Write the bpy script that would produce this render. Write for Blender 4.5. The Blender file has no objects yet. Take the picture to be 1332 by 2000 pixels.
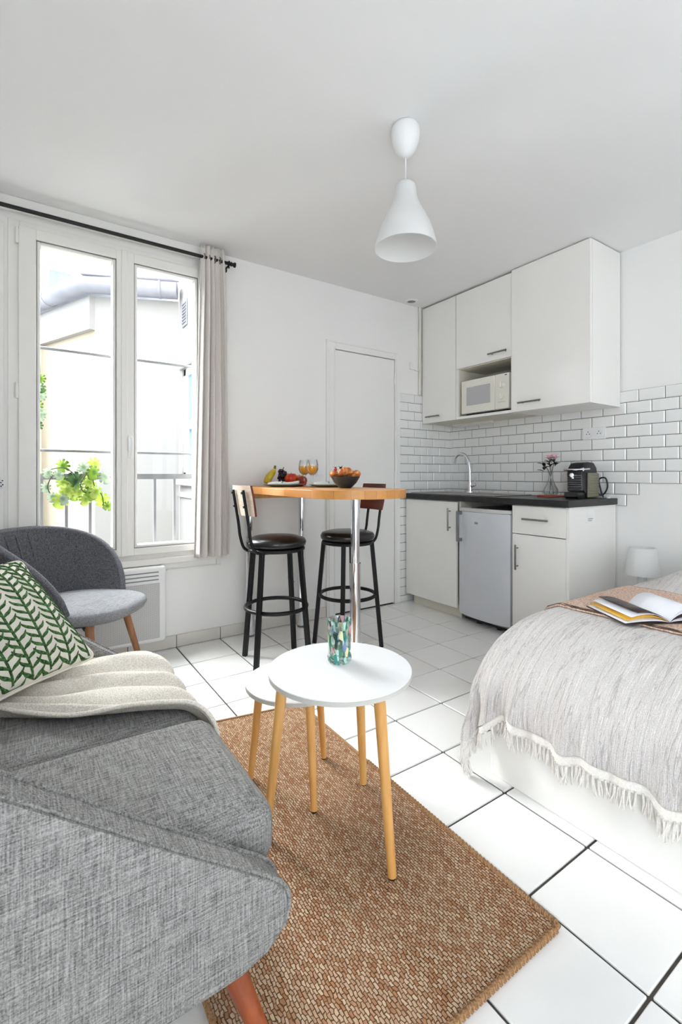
import bpy, bmesh, math, random
from mathutils import Vector, Matrix, noise as mnoise

SC = bpy.context.scene
C = SC.collection
PI = math.pi
rnd = random.Random(7)

# ------------------------------------------------------------------ camera
YAW = math.radians(34.05)
CAM_H = 1.06
cam_d = bpy.data.cameras.new('camera')
cam = bpy.data.objects.new('camera', cam_d)
C.objects.link(cam)
cam.location = (0, 0, CAM_H)
cam.rotation_euler = (PI / 2, 0, -YAW)
cam_d.sensor_fit = 'VERTICAL'
cam_d.sensor_height = 36.0
cam_d.lens = 36.0 * 916.0 / 2000.0
cam_d.shift_y = -(1000 - 928) / 2000.0
cam_d.clip_start = 0.02
SC.camera = cam

# ------------------------------------------------------------------ sky, exposure
SKY = 5.5
w = bpy.data.worlds.new('overcast_sky')
SC.world = w
w.use_nodes = True
bg = w.node_tree.nodes['Background']
bg.inputs['Color'].default_value = (0.84, 0.92, 1.0, 1)
bg.inputs['Strength'].default_value = SKY
sun_d = bpy.data.lights.new('hazy_sun', 'SUN')
sun_d.energy = 19.0
sun_d.angle = math.radians(64)
sun_d.color = (1.0, 0.995, 0.985)
sun = bpy.data.objects.new('hazy_sun', sun_d)
C.objects.link(sun)
SUN_DIR = Vector((0.42, -0.91, -0.98))       # the way the light travels
sun.rotation_euler = SUN_DIR.to_track_quat('-Z', 'Y').to_euler()
sun.location = (-2, 12, 12)
vs = SC.view_settings
vs.view_transform = 'Standard'
vs.look = 'None'
vs.gamma = 1.0
vs.use_curve_mapping = False
vs.exposure = 0.88
SC.cycles.max_bounces = 10
SC.cycles.diffuse_bounces = 6
SC.cycles.glossy_bounces = 4
SC.cycles.transmission_bounces = 8
SC.cycles.transparent_max_bounces = 16
SC.cycles.use_denoising = True
SC.cycles.sample_clamp_indirect = 8.0
SC.cycles.caustics_reflective = False
SC.cycles.caustics_refractive = False

# ------------------------------------------------------------------ helpers
def lin(h):
    h = h.lstrip('#')
    o = []
    for i in (0, 2, 4):
        v = int(h[i:i + 2], 16) / 255.0
        o.append(v / 12.92 if v <= 0.04045 else ((v + 0.055) / 1.055) ** 2.4)
    return (o[0], o[1], o[2], 1.0)

def mat(name, col, rough=0.6, metal=0.0, var=0.0, vscale=8.0, bump=0.0, bscale=60.0, stretch=(1, 1, 1),
        spec=0.5, col2=None, sheen=0.0, coat=0.0):
    m = bpy.data.materials.new(name)
    m.use_nodes = True
    nt = m.node_tree
    N, L = nt.nodes, nt.links
    b = N['Principled BSDF']
    c = lin(col) if isinstance(col, str) else col
    b.inputs['Base Color'].default_value = c
    b.inputs['Roughness'].default_value = rough
    b.inputs['Metallic'].default_value = metal
    b.inputs['Specular IOR Level'].default_value = spec
    if sheen:
        b.inputs['Sheen Weight'].default_value = sheen
    if coat:
        b.inputs['Coat Weight'].default_value = coat
        b.inputs['Coat Roughness'].default_value = 0.08
    tc = N.new('ShaderNodeTexCoord')
    mp = N.new('ShaderNodeMapping')
    mp.inputs['Scale'].default_value = stretch
    L.new(tc.outputs['Object'], mp.inputs['Vector'])
    nz = N.new('ShaderNodeTexNoise')
    nz.inputs['Scale'].default_value = vscale
    nz.inputs['Detail'].default_value = 5
    L.new(mp.outputs['Vector'], nz.inputs['Vector'])
    mx = N.new('ShaderNodeMix')
    mx.data_type = 'RGBA'
    mx.inputs[6].default_value = c
    c2 = lin(col2) if col2 else tuple(max(0, v * (1 - var)) for v in c[:3]) + (1,)
    mx.inputs[7].default_value = c2
    rp = N.new('ShaderNodeMapRange')
    rp.inputs['From Min'].default_value = 0.38
    rp.inputs['From Max'].default_value = 0.62
    L.new(nz.outputs['Fac'], rp.inputs['Value'])
    L.new(rp.outputs['Result'], mx.inputs[0])
    L.new(mx.outputs[2], b.inputs['Base Color'])
    if bump:
        n2 = N.new('ShaderNodeTexNoise')
        n2.inputs['Scale'].default_value = bscale
        n2.inputs['Detail'].default_value = 4
        L.new(mp.outputs['Vector'], n2.inputs['Vector'])
        bp = N.new('ShaderNodeBump')
        bp.inputs['Strength'].default_value = bump
        bp.inputs['Distance'].default_value = 0.004
        L.new(n2.outputs['Fac'], bp.inputs['Height'])
        L.new(bp.outputs['Normal'], b.inputs['Normal'])
    return m

class NB:
    """tiny node builder on a fresh principled material"""
    def __init__(s, name, rough=0.8):
        s.m = bpy.data.materials.new(name)
        s.m.use_nodes = True
        s.N, s.L = s.m.node_tree.nodes, s.m.node_tree.links
        s.b = s.N['Principled BSDF']
        s.b.inputs['Roughness'].default_value = rough
        s.tc = s.N.new('ShaderNodeTexCoord')
    def mapping(s, scale=(1, 1, 1), rot=(0, 0, 0), out='Object'):
        mp = s.N.new('ShaderNodeMapping')
        mp.inputs['Scale'].default_value = scale
        mp.inputs['Rotation'].default_value = rot
        s.L.new(s.tc.outputs[out], mp.inputs['Vector'])
        return mp.outputs['Vector']
    def noise(s, vec, scale, detail=3, dist=0.0):
        n = s.N.new('ShaderNodeTexNoise')
        n.inputs['Scale'].default_value = scale
        n.inputs['Detail'].default_value = detail
        n.inputs['Distortion'].default_value = dist
        s.L.new(vec, n.inputs['Vector'])
        return n.outputs['Fac']
    def math(s, op, a, b=None):
        n = s.N.new('ShaderNodeMath')
        n.operation = op
        for i, v in enumerate((a, b)):
            if v is None:
                continue
            if isinstance(v, (int, float)):
                n.inputs[i].default_value = v
            else:
                s.L.new(v, n.inputs[i])
        return n.outputs[0]
    def ramp(s, fac, stops):
        r = s.N.new('ShaderNodeValToRGB')
        e = r.color_ramp.elements
        while len(e) < len(stops):
            e.new(0.5)
        for i, (p, c) in enumerate(stops):
            e[i].position = p
            e[i].color = lin(c) if isinstance(c, str) else c
        s.L.new(fac, r.inputs['Fac'])
        return r.outputs['Color']
    def mix(s, fac, a, b):
        n = s.N.new('ShaderNodeMix')
        n.data_type = 'RGBA'
        for i, v in ((0, fac), (6, a), (7, b)):
            if isinstance(v, str):
                n.inputs[i].default_value = lin(v)
            elif isinstance(v, (int, float, tuple)):
                n.inputs[i].default_value = v
            else:
                s.L.new(v, n.inputs[i])
        return n.outputs[2]
    def color(s, sock):
        s.L.new(sock, s.b.inputs['Base Color'])
    def bump(s, h, strength=0.4, dist=0.003):
        n = s.N.new('ShaderNodeBump')
        n.inputs['Strength'].default_value = strength
        n.inputs['Distance'].default_value = dist
        s.L.new(h, n.inputs['Height'])
        s.L.new(n.outputs['Normal'], s.b.inputs['Normal'])

def heather(name, dark, light, f=1.0, bstr=0.5):
    q = NB(name, 0.95)
    q.b.inputs['Specular IOR Level'].default_value = 0.15
    a = q.noise(q.mapping((300 * f, 14 * f, 300 * f)), 1.0, 2)
    b = q.noise(q.mapping((14 * f, 300 * f, 300 * f)), 1.0, 2)
    c = q.noise(q.mapping((300 * f, 300 * f, 14 * f)), 1.0, 2)
    s = q.math('ADD', q.math('ADD', a, b), c)
    s = q.math('MULTIPLY', s, 1 / 3)
    q.color(q.ramp(s, [(0.38, dark), (0.62, light)]))
    q.bump(s, bstr, 0.003)
    return q.m

def paint(name, col, rough=0.55, var=0.03, bump=0.05, vscale=1.2, bscale=25):
    return mat(name, col, rough, var=var, vscale=vscale, bump=bump, bscale=bscale, spec=0.3)

def glassmat(name, tint=(1, 1, 1, 1), refl=0.06):
    m = bpy.data.materials.new(name)
    m.use_nodes = True
    N, L = m.node_tree.nodes, m.node_tree.links
    for n in list(N):
        if n.type == 'BSDF_PRINCIPLED':
            N.remove(n)
    t = N.new('ShaderNodeBsdfTransparent')
    t.inputs['Color'].default_value = tint
    g = N.new('ShaderNodeBsdfGlossy')
    g.inputs['Roughness'].default_value = 0.02
    fr = N.new('ShaderNodeLayerWeight')
    fr.inputs['Blend'].default_value = 0.25
    ml = N.new('ShaderNodeMath')
    ml.operation = 'MULTIPLY_ADD'
    ml.inputs[1].default_value = 0.5 if refl > 0.1 else 0.04
    ml.inputs[2].default_value = refl * 0.5
    L.new(fr.outputs['Fresnel'], ml.inputs[0])
    mx = N.new('ShaderNodeMixShader')
    L.new(ml.outputs[0], mx.inputs[0])
    L.new(t.outputs[0], mx.inputs[1])
    L.new(g.outputs[0], mx.inputs[2])
    out = [n for n in N if n.type == 'OUTPUT_MATERIAL'][0]
    L.new(mx.outputs[0], out.inputs['Surface'])
    return m

def tag(o, label, cat, group=None):
    o['label'] = label
    o['category'] = cat
    if group:
        o['group'] = group
    return o

def thing(name, label, cat, loc=(0, 0, 0), rz=0.0, group=None):
    o = bpy.data.objects.new(name, None)
    C.objects.link(o)
    o.location = loc
    o.rotation_euler = (0, 0, rz)
    o.empty_display_size = 0.05
    return tag(o, label, cat, group)

def obj(name, bm, m, parent=None, smooth=False, ang=None):
    me = bpy.data.meshes.new(name)
    bmesh.ops.recalc_face_normals(bm, faces=bm.faces[:])
    bm.to_mesh(me)
    bm.free()
    if smooth:
        me.polygons.foreach_set('use_smooth', [True] * len(me.polygons))
        if ang is not None:
            me.set_sharp_from_angle(angle=math.radians(ang))
    for mm in (m if isinstance(m, (list, tuple)) else [m]):
        me.materials.append(mm)
    o = bpy.data.objects.new(name, me)
    C.objects.link(o)
    if parent:
        o.parent = parent
    return o

def struct(o):
    o['kind'] = 'structure'
    return o

def inst(name, src, parent, loc=(0, 0, 0), rot=(0, 0, 0), scale=(1, 1, 1)):
    o = bpy.data.objects.new(name, src.data if hasattr(src, 'data') else src)
    C.objects.link(o)
    if parent:
        o.parent = parent
    o.location = loc
    o.rotation_euler = rot
    o.scale = scale
    return o

def copy_tree(o, parent=None):
    c = o.copy()
    C.objects.link(c)
    if parent:
        c.parent = parent
    for ch in list(o.children):
        copy_tree(ch, c)
    return c

def B():
    return bmesh.new()

def bx(bm, x0, x1, y0, y1, z0, z1, bev=0.0, seg=2):
    r = bmesh.ops.create_cube(bm, size=1.0)
    vs_ = r['verts']
    for v in vs_:
        v.co = Vector(((x0 + x1) / 2 + v.co.x * (x1 - x0), (y0 + y1) / 2 + v.co.y * (y1 - y0), (z0 + z1) / 2 + v.co.z * (z1 - z0)))
    if bev:
        es = set()
        for v in vs_:
            es.update(v.link_edges)
        bmesh.ops.bevel(bm, geom=list(es), offset=bev, segments=seg, affect='EDGES', profile=0.5)
    return bm

def ring(bm, c, ax, r, seg, ph=0.0):
    ax = ax.normalized()
    u = ax.orthogonal().normalized()
    # keep a stable frame
    ref = Vector((0, 0, 1)) if abs(ax.z) < 0.9 else Vector((1, 0, 0))
    u = ax.cross(ref).normalized()
    v_ = ax.cross(u).normalized()
    return [bm.verts.new(c + u * r * math.cos(ph + 2 * PI * i / seg) + v_ * r * math.sin(ph + 2 * PI * i / seg)) for i in range(seg)]

def bridge(bm, a, b):
    n = len(a)
    for i in range(n):
        bm.faces.new((a[i], a[(i + 1) % n], b[(i + 1) % n], b[i]))

def cyl(bm, p0, p1, r0, r1=None, seg=16, caps=True):
    p0, p1 = Vector(p0), Vector(p1)
    r1 = r0 if r1 is None else r1
    a = ring(bm, p0, p1 - p0, r0, seg)
    b = ring(bm, p1, p1 - p0, r1, seg)
    bridge(bm, a, b)
    if caps:
        bm.faces.new(a)
        bm.faces.new(list(reversed(b)))
    return bm

def tube(bm, pts, r, seg=8, closed=False, caps=True):
    pts = [Vector(p) for p in pts]
    n = len(pts)
    rs = r if isinstance(r, (list, tuple)) else [r] * n
    t0 = (pts[1] - pts[0]).normalized()
    u = t0.orthogonal().normalized()
    rings = []
    for i in range(n):
        if closed:
            t = (pts[(i + 1) % n] - pts[i - 1]).normalized()
        else:
            t = (pts[min(i + 1, n - 1)] - pts[max(i - 1, 0)]).normalized()
        u = (u - t * u.dot(t))
        u = u.normalized() if u.length > 1e-6 else t.orthogonal().normalized()
        v_ = t.cross(u)
        rings.append([bm.verts.new(pts[i] + (u * math.cos(2 * PI * k / seg) + v_ * math.sin(2 * PI * k / seg)) * rs[i]) for k in range(seg)])
    for i in range(n - 1):
        bridge(bm, rings[i], rings[i + 1])
    if closed:
        # match the twist of the last ring with the first
        best, off = 1e9, 0
        for k in range(seg):
            d = (rings[-1][k].co - rings[0][0].co).length
            if d < best:
                best, off = d, k
        a = rings[-1]
        bridge(bm, [a[(k + off) % seg] for k in range(seg)], rings[0])
    elif caps:
        bm.faces.new(rings[0])
        bm.faces.new(list(reversed(rings[-1])))
    return bm

def smoothpath(pts, n=8):
    """Catmull-Rom through the points"""
    P = [Vector(p) for p in pts]
    P = [P[0] * 2 - P[1]] + P + [P[-1] * 2 - P[-2]]
    out = []
    for i in range(1, len(P) - 2):
        for k in range(n):
            t = k / n
            a, b, c_, d = P[i - 1], P[i], P[i + 1], P[i + 2]
            out.append(0.5 * ((2 * b) + (c_ - a) * t + (2 * a - 5 * b + 4 * c_ - d) * t * t + (3 * b - a - 3 * c_ + d) * t ** 3))
    out.append(P[-2])
    return out

def lathe(bm, prof, seg=32, c=(0, 0, 0)):
    c = Vector(c)
    rings = []
    for r, z in prof:
        if r < 1e-5:
            rings.append([bm.verts.new(c + Vector((0, 0, z)))])
        else:
            rings.append([bm.verts.new(c + Vector((r * math.cos(2 * PI * i / seg), r * math.sin(2 * PI * i / seg), z))) for i in range(seg)])
    for a, b in zip(rings, rings[1:]):
        if len(a) == 1 and len(b) == 1:
            continue
        for i in range(seg):
            j = (i + 1) % seg
            if len(a) == 1:
                bm.faces.new((a[0], b[j], b[i]))
            elif len(b) == 1:
                bm.faces.new((a[i], a[j], b[0]))
            else:
                bm.faces.new((a[i], a[j], b[j], b[i]))
    return bm

def prism(bm, poly, f0, f1, bev=0.0, seg=3):
    """poly: 2-D points, f0/f1: maps a 2-D point to 3-D for both ends"""
    a = [bm.verts.new(f0(*p)) for p in poly]
    b = [bm.verts.new(f1(*p)) for p in poly]
    n = len(poly)
    fa = bm.faces.new(a)
    fb = bm.faces.new(list(reversed(b)))
    for i in range(n):
        bm.faces.new((a[i], b[i], b[(i + 1) % n], a[(i + 1) % n]))
    if bev:
        es = list(fa.edges) + list(fb.edges)
        bmesh.ops.bevel(bm, geom=es, offset=bev, segments=seg, affect='EDGES', profile=0.5)
    return bm

def grid(bm, fn, nu, nv, closeu=False):
    V = [[bm.verts.new(fn(i / (nu if closeu else nu - 1) , j / (nv - 1))) for j in range(nv)] for i in range(nu)]
    for i in range(nu if closeu else nu - 1):
        for j in range(nv - 1):
            bm.faces.new((V[i][j], V[(i + 1) % nu][j], V[(i + 1) % nu][j + 1], V[i][j + 1]))
    return V

def ell(bm, c, rx, ry, rz, su=12, sv=8, fn=None):
    r = bmesh.ops.create_uvsphere(bm, u_segments=su, v_segments=sv, radius=1.0)
    for v in r['verts']:
        p = v.co.copy()
        if fn:
            p = fn(p)
        v.co = Vector(c) + Vector((p.x * rx, p.y * ry, p.z * rz))
    return bm

def cushion(bm, x0, x1, y0, y1, z0, z1, dome=0.02, n=20, p=5.0):
    """pillow-like rounded block"""
    cx_, cy_, cz_ = (x0 + x1) / 2, (y0 + y1) / 2, (z0 + z1) / 2
    hx, hy, hz = (x1 - x0) / 2, (y1 - y0) / 2, (z1 - z0) / 2
    r = bmesh.ops.create_cube(bm, size=2.0)
    bmesh.ops.subdivide_edges(bm, edges=bm.edges[:], cuts=n, use_grid_fill=True)
    for v in bm.verts:
        q = v.co
        rr = min(hx, hy, hz) * 0.75
        # rounded-box projection
        s = Vector((q.x * hx, q.y * hy, q.z * hz))
        core = Vector((max(-(hx - rr), min(hx - rr, s.x)), max(-(hy - rr), min(hy - rr, s.y)), max(-(hz - rr), min(hz - rr, s.z))))
        d = s - core
        if d.length > 1e-6:
            d = d.normalized() * rr
        s = core + d
        k = (1 - abs(q.x) ** 3) * (1 - abs(q.y) ** 3)
        s.z += dome * k * (1 if q.z > 0 else -0.3)
        v.co = Vector((cx_, cy_, cz_)) + s
    return bm
# ------------------------------------------------------------------ materials
M = {}
M['wall'] = paint('white_wall_paint', '#efeeec', 0.6, 0.02, 0.12, 0.9, 14)
M['ceil'] = paint('white_ceiling_paint', '#ededed', 0.7, 0.02, 0.06, 0.7, 10)
M['trim'] = paint('white_gloss_paint', '#eeedea', 0.35, 0.02, 0.02)
M['pvc'] = paint('white_window_plastic', '#edebe7', 0.35, 0.015, 0.0)
M['grout'] = mat('dark_grout', '#55524f', 0.9, var=0.3, vscale=30)
M['fgrout'] = mat('floor_grout', '#5d5752', 0.9, var=0.35, vscale=25)
M['ftile'] = mat('glazed_white_floor_tile', '#f3f2f0', 0.22, var=0.03, vscale=3, bump=0.03, bscale=18, spec=0.4)
M['stile'] = mat('glazed_white_wall_tile', '#ededeb', 0.08, var=0.02, vscale=6, bump=0.02, bscale=9, spec=0.5)
M['btile'] = mat('white_skirting_tile', '#dcd8d2', 0.3, var=0.04, vscale=4)
M['gasket'] = mat('grey_gasket', '#8c8c8a', 0.6)
M['black'] = mat('black_metal', '#070708', 0.55, 0.0, var=0.2, vscale=30, spec=0.5)
M['stool'] = mat('stool_black_metal', '#060609', 0.42, 0.0, var=0.2, vscale=25, spec=0.35)
M['chrome'] = mat('chrome', '#e6e6ea', 0.06, 1.0, var=0.03, vscale=12)
M['steel'] = mat('brushed_steel', '#b8b6b2', 0.3, 1.0, var=0.12, vscale=40, stretch=(1, 1, 12))
M['hsteel'] = mat('handle_steel', '#8d8b88', 0.28, 1.0, var=0.1, vscale=60)
M['fridge'] = mat('silver_fridge_paint', '#d6d8dd', 0.34, 0.2, var=0.05, vscale=3, bump=0.04, bscale=220)
M['lacq'] = mat('white_cabinet_lacquer', '#f0eeea', 0.16, var=0.012, vscale=2, spec=0.45)
M['carc'] = mat('cream_cabinet_board', '#ddd8c8', 0.45, var=0.04, vscale=5)
M['worktop'] = mat('black_slate_worktop', '#232224', 0.35, var=0.4, vscale=22, bump=0.1, bscale=60)
M['bulbwhite'] = mat('white_plastic', '#ececec', 0.4, var=0.01, vscale=4)
M['cream'] = mat('cream_plastic', '#e4e1d6', 0.35, var=0.02, vscale=5)
M['dark'] = mat('dark_plastic', '#17171a', 0.35, var=0.2, vscale=14)
M['glass'] = glassmat('window_glass', (0.97, 0.985, 0.98, 1), 0.006)
M['clear'] = glassmat('clear_drinking_glass', (0.97, 0.98, 0.98, 1), 0.12)
M['ext_white'] = mat('white_render', '#9d9b99', 0.85, var=0.05, vscale=1.1, bump=0.1, bscale=20)
M['ext_beige'] = mat('cream_render', '#a39885', 0.85, var=0.06, vscale=0.9, bump=0.1, bscale=20)
M['ext_pink'] = mat('pink_beige_render', '#ddc9b8', 0.85, var=0.08, vscale=1.3)
M['zinc'] = mat('zinc_gutter', '#8d8d96', 0.6, 0.0, var=0.2, vscale=4)
M['rail'] = mat('grey_railing_paint', '#77767a', 0.5, var=0.1, vscale=10)
M['extglass'] = mat('blue_window_glass', '#4f6ea6', 0.35, var=0.3, vscale=1.0, col2='#7f9cc0')

def wood(name, a, b, rough=0.45, sc=(1, 1, 12), s=6.0):
    q = NB(name, rough)
    v = q.mapping(sc)
    n = q.noise(v, s, 5, 0.6)
    q.color(q.ramp(n, [(0.35, a), (0.65, b)]))
    q.bump(n, 0.08, 0.002)
    return q.m

# ------------------------------------------------------------------ room shell
XL, XR, YB, YF, ZC = -0.85, 3.2, 2.97, -2.1, 2.5
WX0, WX1, WZ0, WZ1 = -0.07, 1.03, 0.56, 2.39       # window opening
DX0, DX1, DZ1 = 1.93, 2.555, 2.025                 # door opening

b = B()
bx(b, XL - 0.2, XR + 0.2, YF - 0.2, YB + 0.2, -0.25, -0.008)
floor = struct(obj('floor', b, M['fgrout']))
PX, PY, X0, Y0 = 0.277, 0.2775, 1.055, 0.4385
b = B(); bx(b, -PX / 2 + 0.0037, PX / 2 - 0.0037, -PY / 2 + 0.0037, PY / 2 - 0.0037, -0.008, 0.0, 0.0022, 1)
ft = None
for i in range(-7, 8):
    for j in range(-9, 10):
        x0, x1 = X0 + i * PX, X0 + (i + 1) * PX
        y0, y1 = Y0 + j * PY, Y0 + (j + 1) * PY
        x0, x1, y0, y1 = max(x0, XL), min(x1, XR), max(y0, YF), min(y1, YB)
        if x1 - x0 < 0.02 or y1 - y0 < 0.02:
            continue
        lz = rnd.uniform(-0.0006, 0.0)
        if ft is None:
            ft = obj('tile', b, M['ftile'], floor)
            o = ft
        else:
            o = inst('tile', ft, floor)
        o.location = ((x0 + x1) / 2, (y0 + y1) / 2, lz)
        o.scale = ((x1 - x0) / PX, (y1 - y0) / PY, 1)
        o.rotation_euler = (rnd.uniform(-.0012, .0012), rnd.uniform(-.0012, .0012), 0)

b = B(); bx(b, XL - 0.2, XR + 0.2, YF - 0.2, YB + 0.2, ZC, ZC + 0.25)
ceiling = struct(obj('ceiling', b, M['ceil']))

b = B()
bx(b, XL - 0.2, WX0, YB, YB + 0.2, 0, ZC)
bx(b, WX0, WX1, YB, YB + 0.2, 0, WZ0)
bx(b, WX0, WX1, YB, YB + 0.2, WZ1, ZC)
bx(b, WX1, DX0, YB, YB + 0.2, 0, ZC)
bx(b, DX0, DX1, YB, YB + 0.2, DZ1, ZC)
bx(b, DX0, DX1, YB + 0.12, YB + 0.2, 0, DZ1)
bx(b, DX1, XR + 0.2, YB, YB + 0.2, 0, ZC)
wall_back = struct(obj('wall_back', b, M['wall']))
b = B(); bx(b, XR, XR + 0.2, YF - 0.2, YB, 0, ZC)
wall_right = struct(obj('wall_right', b, M['wall']))
LY0, LY1 = -1.85, -0.65                            # added fill-light opening in the left wall behind the viewer
b = B()
bx(b, XL - 0.2, XL, YF - 0.2, LY0, 0, ZC); bx(b, XL - 0.2, XL, LY1, YB, 0, ZC)
bx(b, XL - 0.2, XL, LY0, LY1, 0, 0.3); bx(b, XL - 0.2, XL, LY0, LY1, 2.3, ZC)
wall_left = struct(obj('wall_left', b, M['wall']))
# wall behind the viewer, with an opening added to let in fill light
RX0, RX1, RZ0, RZ1 = 1.7, 2.2, 0.4, 2.3
b = B()
bx(b, XL, RX0, YF - 0.2, YF, 0, ZC)
bx(b, RX1, XR, YF - 0.2, YF, 0, ZC)
bx(b, RX0, RX1, YF - 0.2, YF, 0, RZ0)
bx(b, RX0, RX1, YF - 0.2, YF, RZ1, ZC)
wall_front = struct(obj('wall_front', b, M['wall']))
b = B()
for x in (RX0, (RX0 + RX1) / 2 - 0.03, RX1 - 0.06):
    bx(b, x, x + 0.06, YF - 0.14, YF - 0.08, RZ0, RZ1)
bx(b, RX0, RX1, YF - 0.14, YF - 0.08, RZ0, RZ0 + 0.06)
bx(b, RX0, RX1, YF - 0.14, YF - 0.08, RZ1 - 0.06, RZ1)
w2 = struct(obj('fill_opening_rear', b, M['pvc']))  # frame for the opening added as rear fill
b = B()
for y in (LY0, (LY0 + LY1) / 2 - 0.03, LY1 - 0.06):
    bx(b, XL - 0.14, XL - 0.08, y, y + 0.06, 0.36, 2.24)
bx(b, XL - 0.14, XL - 0.08, LY0, LY1, 0.3, 0.36)
bx(b, XL - 0.14, XL - 0.08, LY0, LY1, 2.24, 2.3)
struct(obj('fill_opening_left', b, M['pvc']))  # frame in the added fill-light opening on the left

def portal(x0, x1, z0, z1, y, into):
    d = bpy.data.lights.new('daylight_portal', 'AREA')
    d.shape = 'RECTANGLE'
    d.size, d.size_y = x1 - x0, z1 - z0
    d.cycles.is_portal = True
    o = bpy.data.objects.new('daylight_portal', d)
    C.objects.link(o)
    o.location = ((x0 + x1) / 2, y, (z0 + z1) / 2)
    o.rotation_euler = (PI / 2 if into > 0 else -PI / 2, 0, 0)
portal(WX0, WX1, WZ0, WZ1, YB + 0.21, -1)
portal(RX0, RX1, RZ0, RZ1, YF - 0.21, 1)
portal(LY0, LY1, 0.3, 2.3, 0, 1)
po = bpy.data.objects['daylight_portal.002']
po.location = (XL - 0.21, (LY0 + LY1) / 2, 1.3)
po.rotation_euler = (0, -PI / 2, 0)
po.data.size, po.data.size_y = 2.0, LY1 - LY0

# cove / trim under the ceiling above the window, and panelled strip left of it
b = B(); bx(b, XL, 0.98, YB - 0.022, YB, 2.425, ZC, 0.004, 2)
struct(obj('trim_1', b, M['trim']))
b = B()
bx(b, -0.30, -0.215, YB - 0.03, YB, 0.07, 2.36, 0.006, 2)
bx(b, -0.20, -0.085, YB - 0.016, YB, 0.07, 2.36, 0.004, 2)
struct(obj('trim_2', b, M['trim']))
t = thing('shutter_latch', 'small white oval latch with dark screw holes on trim left of window', 'latch', (-0.094, YB - 0.016, 1.02))
b = B(); ell(b, (0, -0.006, 0), 0.016, 0.008, 0.026, 16, 10); obj('plate', b, M['bulbwhite'], t, True)
b = B()
for dx, dz in ((0.003, 0.012), (-0.004, 0.002), (0.004, -0.009), (-0.003, -0.016)):
    cyl(b, (dx, -0.0155, dz), (dx, -0.008, dz), 0.0035, seg=8)
obj('screw_hole', b, M['dark'], t)

# ------------------------------------------------------------------ window
win = struct(bpy.data.objects.new('window_1', None)); C.objects.link(win)
win.location = (0, 0, 0)
FY0, FY1 = YB - 0.012, YB + 0.06
b = B()
for a in ((WX0, WX0 + 0.05, WZ0, WZ1), (WX1 - 0.05, WX1, WZ0, WZ1), (WX0 + 0.05, WX1 - 0.05, WZ1 - 0.05, WZ1), (WX0 + 0.05, WX1 - 0.05, WZ0, WZ0 + 0.035)):
    bx(b, a[0], a[1], FY0 + 0.004, FY1, a[2], a[3], 0.003, 2)
obj('outer_frame', b, M['pvc'], win)
def sash(x0, x1, gx0, gx1, gz0, gz1):
    z0, z1 = WZ0 + 0.03, WZ1 - 0.035
    fy0, fy1 = FY0 - 0.018, FY1 - 0.012
    b = B()
    bx(b, x0, gx0, fy0, fy1, z0, z1, 0.005, 2)
    bx(b, gx1, x1, fy0, fy1, z0, z1, 0.005, 2)
    bx(b, gx0 - 0.002, gx1 + 0.002, fy0 + 0.0005, fy1, gz1, z1, 0.005, 2)
    bx(b, gx0 - 0.002, gx1 + 0.002, fy0 + 0.0005, fy1, z0, gz0, 0.005, 2)
    s = obj('sash', b, M['pvc'], win)
    # dark joint of the glazing bead, then the bead
    b = B()
    g = 0.0022
    for a in ((gx0, gx0 + g, gz0, gz1), (gx1 - g, gx1, gz0, gz1), (gx0 + g, gx1 - g, gz1 - g, gz1), (gx0 + g, gx1 - g, gz0, gz0 + g)):
        bx(b, a[0], a[1], fy0 + 0.004, fy1, a[2], a[3])
    obj('gasket', b, M['gasket'], s)
    b = B()
    k = 0.018
    for a in ((gx0 + g, gx0 + k, gz0 + g, gz1 - g), (gx1 - k, gx1 - g, gz0 + g, gz1 - g), (gx0 + k, gx1 - k, gz1 - k, gz1 - g), (gx0 + k, gx1 - k, gz0 + g, gz0 + k)):
        bx(b, a[0], a[1], fy0 + 0.010, fy1, a[2], a[3], 0.003, 1)
    obj('glazing_bead', b, M['pvc'], s)
    b = B(); bx(b, gx0, gx1, FY0 + 0.018, FY0 + 0.022, gz0, gz1)
    obj('pane', b, M['glass'], s)
    return s
sash(-0.024, 0.476, 0.053, 0.438, 0.632, 2.298)
sash(0.482, 0.985, 0.532, 0.906, 0.632, 2.298)
b = B(); bx(b, 0.462, 0.496, FY0 - 0.026, FY0 - 0.017, WZ0 + 0.03, WZ1 - 0.035, 0.004, 2)
obj('cover_strip', b, M['pvc'], win)
for z in (2.30, 1.50, 0.75):
    b = B(); cyl(b, (-0.030, FY0 - 0.012, z - 0.04), (-0.030, FY0 - 0.012, z + 0.04), 0.008, seg=10)
    bx(b, -0.0235, -0.0205, FY0 - 0.0195, FY0 - 0.012, z - 0.035, z + 0.035)
    obj('hinge', b, M['pvc'], win, True, 40)
b = B()
bx(b, 0.496, 0.522, FY0 - 0.028, FY0 - 0.018, 1.20, 1.29, 0.005, 2)
bx(b, 0.500, 0.518, FY0 - 0.058, FY0 - 0.028, 1.255, 1.275, 0.004, 2)
bx(b, 0.499, 0.519, FY0 - 0.066, FY0 - 0.050, 1.155, 1.278, 0.006, 3)
obj('handle', b, M['bulbwhite'], win, True, 40)
b = B(); bx(b, WX0 - 0.03, WX1 + 0.035, YB - 0.045, YB + 0.0, WZ0 - 0.035, WZ0 + 0.004, 0.006, 2)
obj('sill', b, M['pvc'], win)
b = B(); bx(b, WX1 + 0.0, WX1 + 0.03, YB - 0.012, YB - 0.001, WZ0 - 0.075, WZ0 - 0.036, 0.002, 1)
bx(b, 0.72, WX1 + 0.03, YB - 0.012, YB - 0.001, WZ0 - 0.084, WZ0 - 0.075, 0.002, 1)
obj('cable_cover', b, M['pvc'], win)

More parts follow.
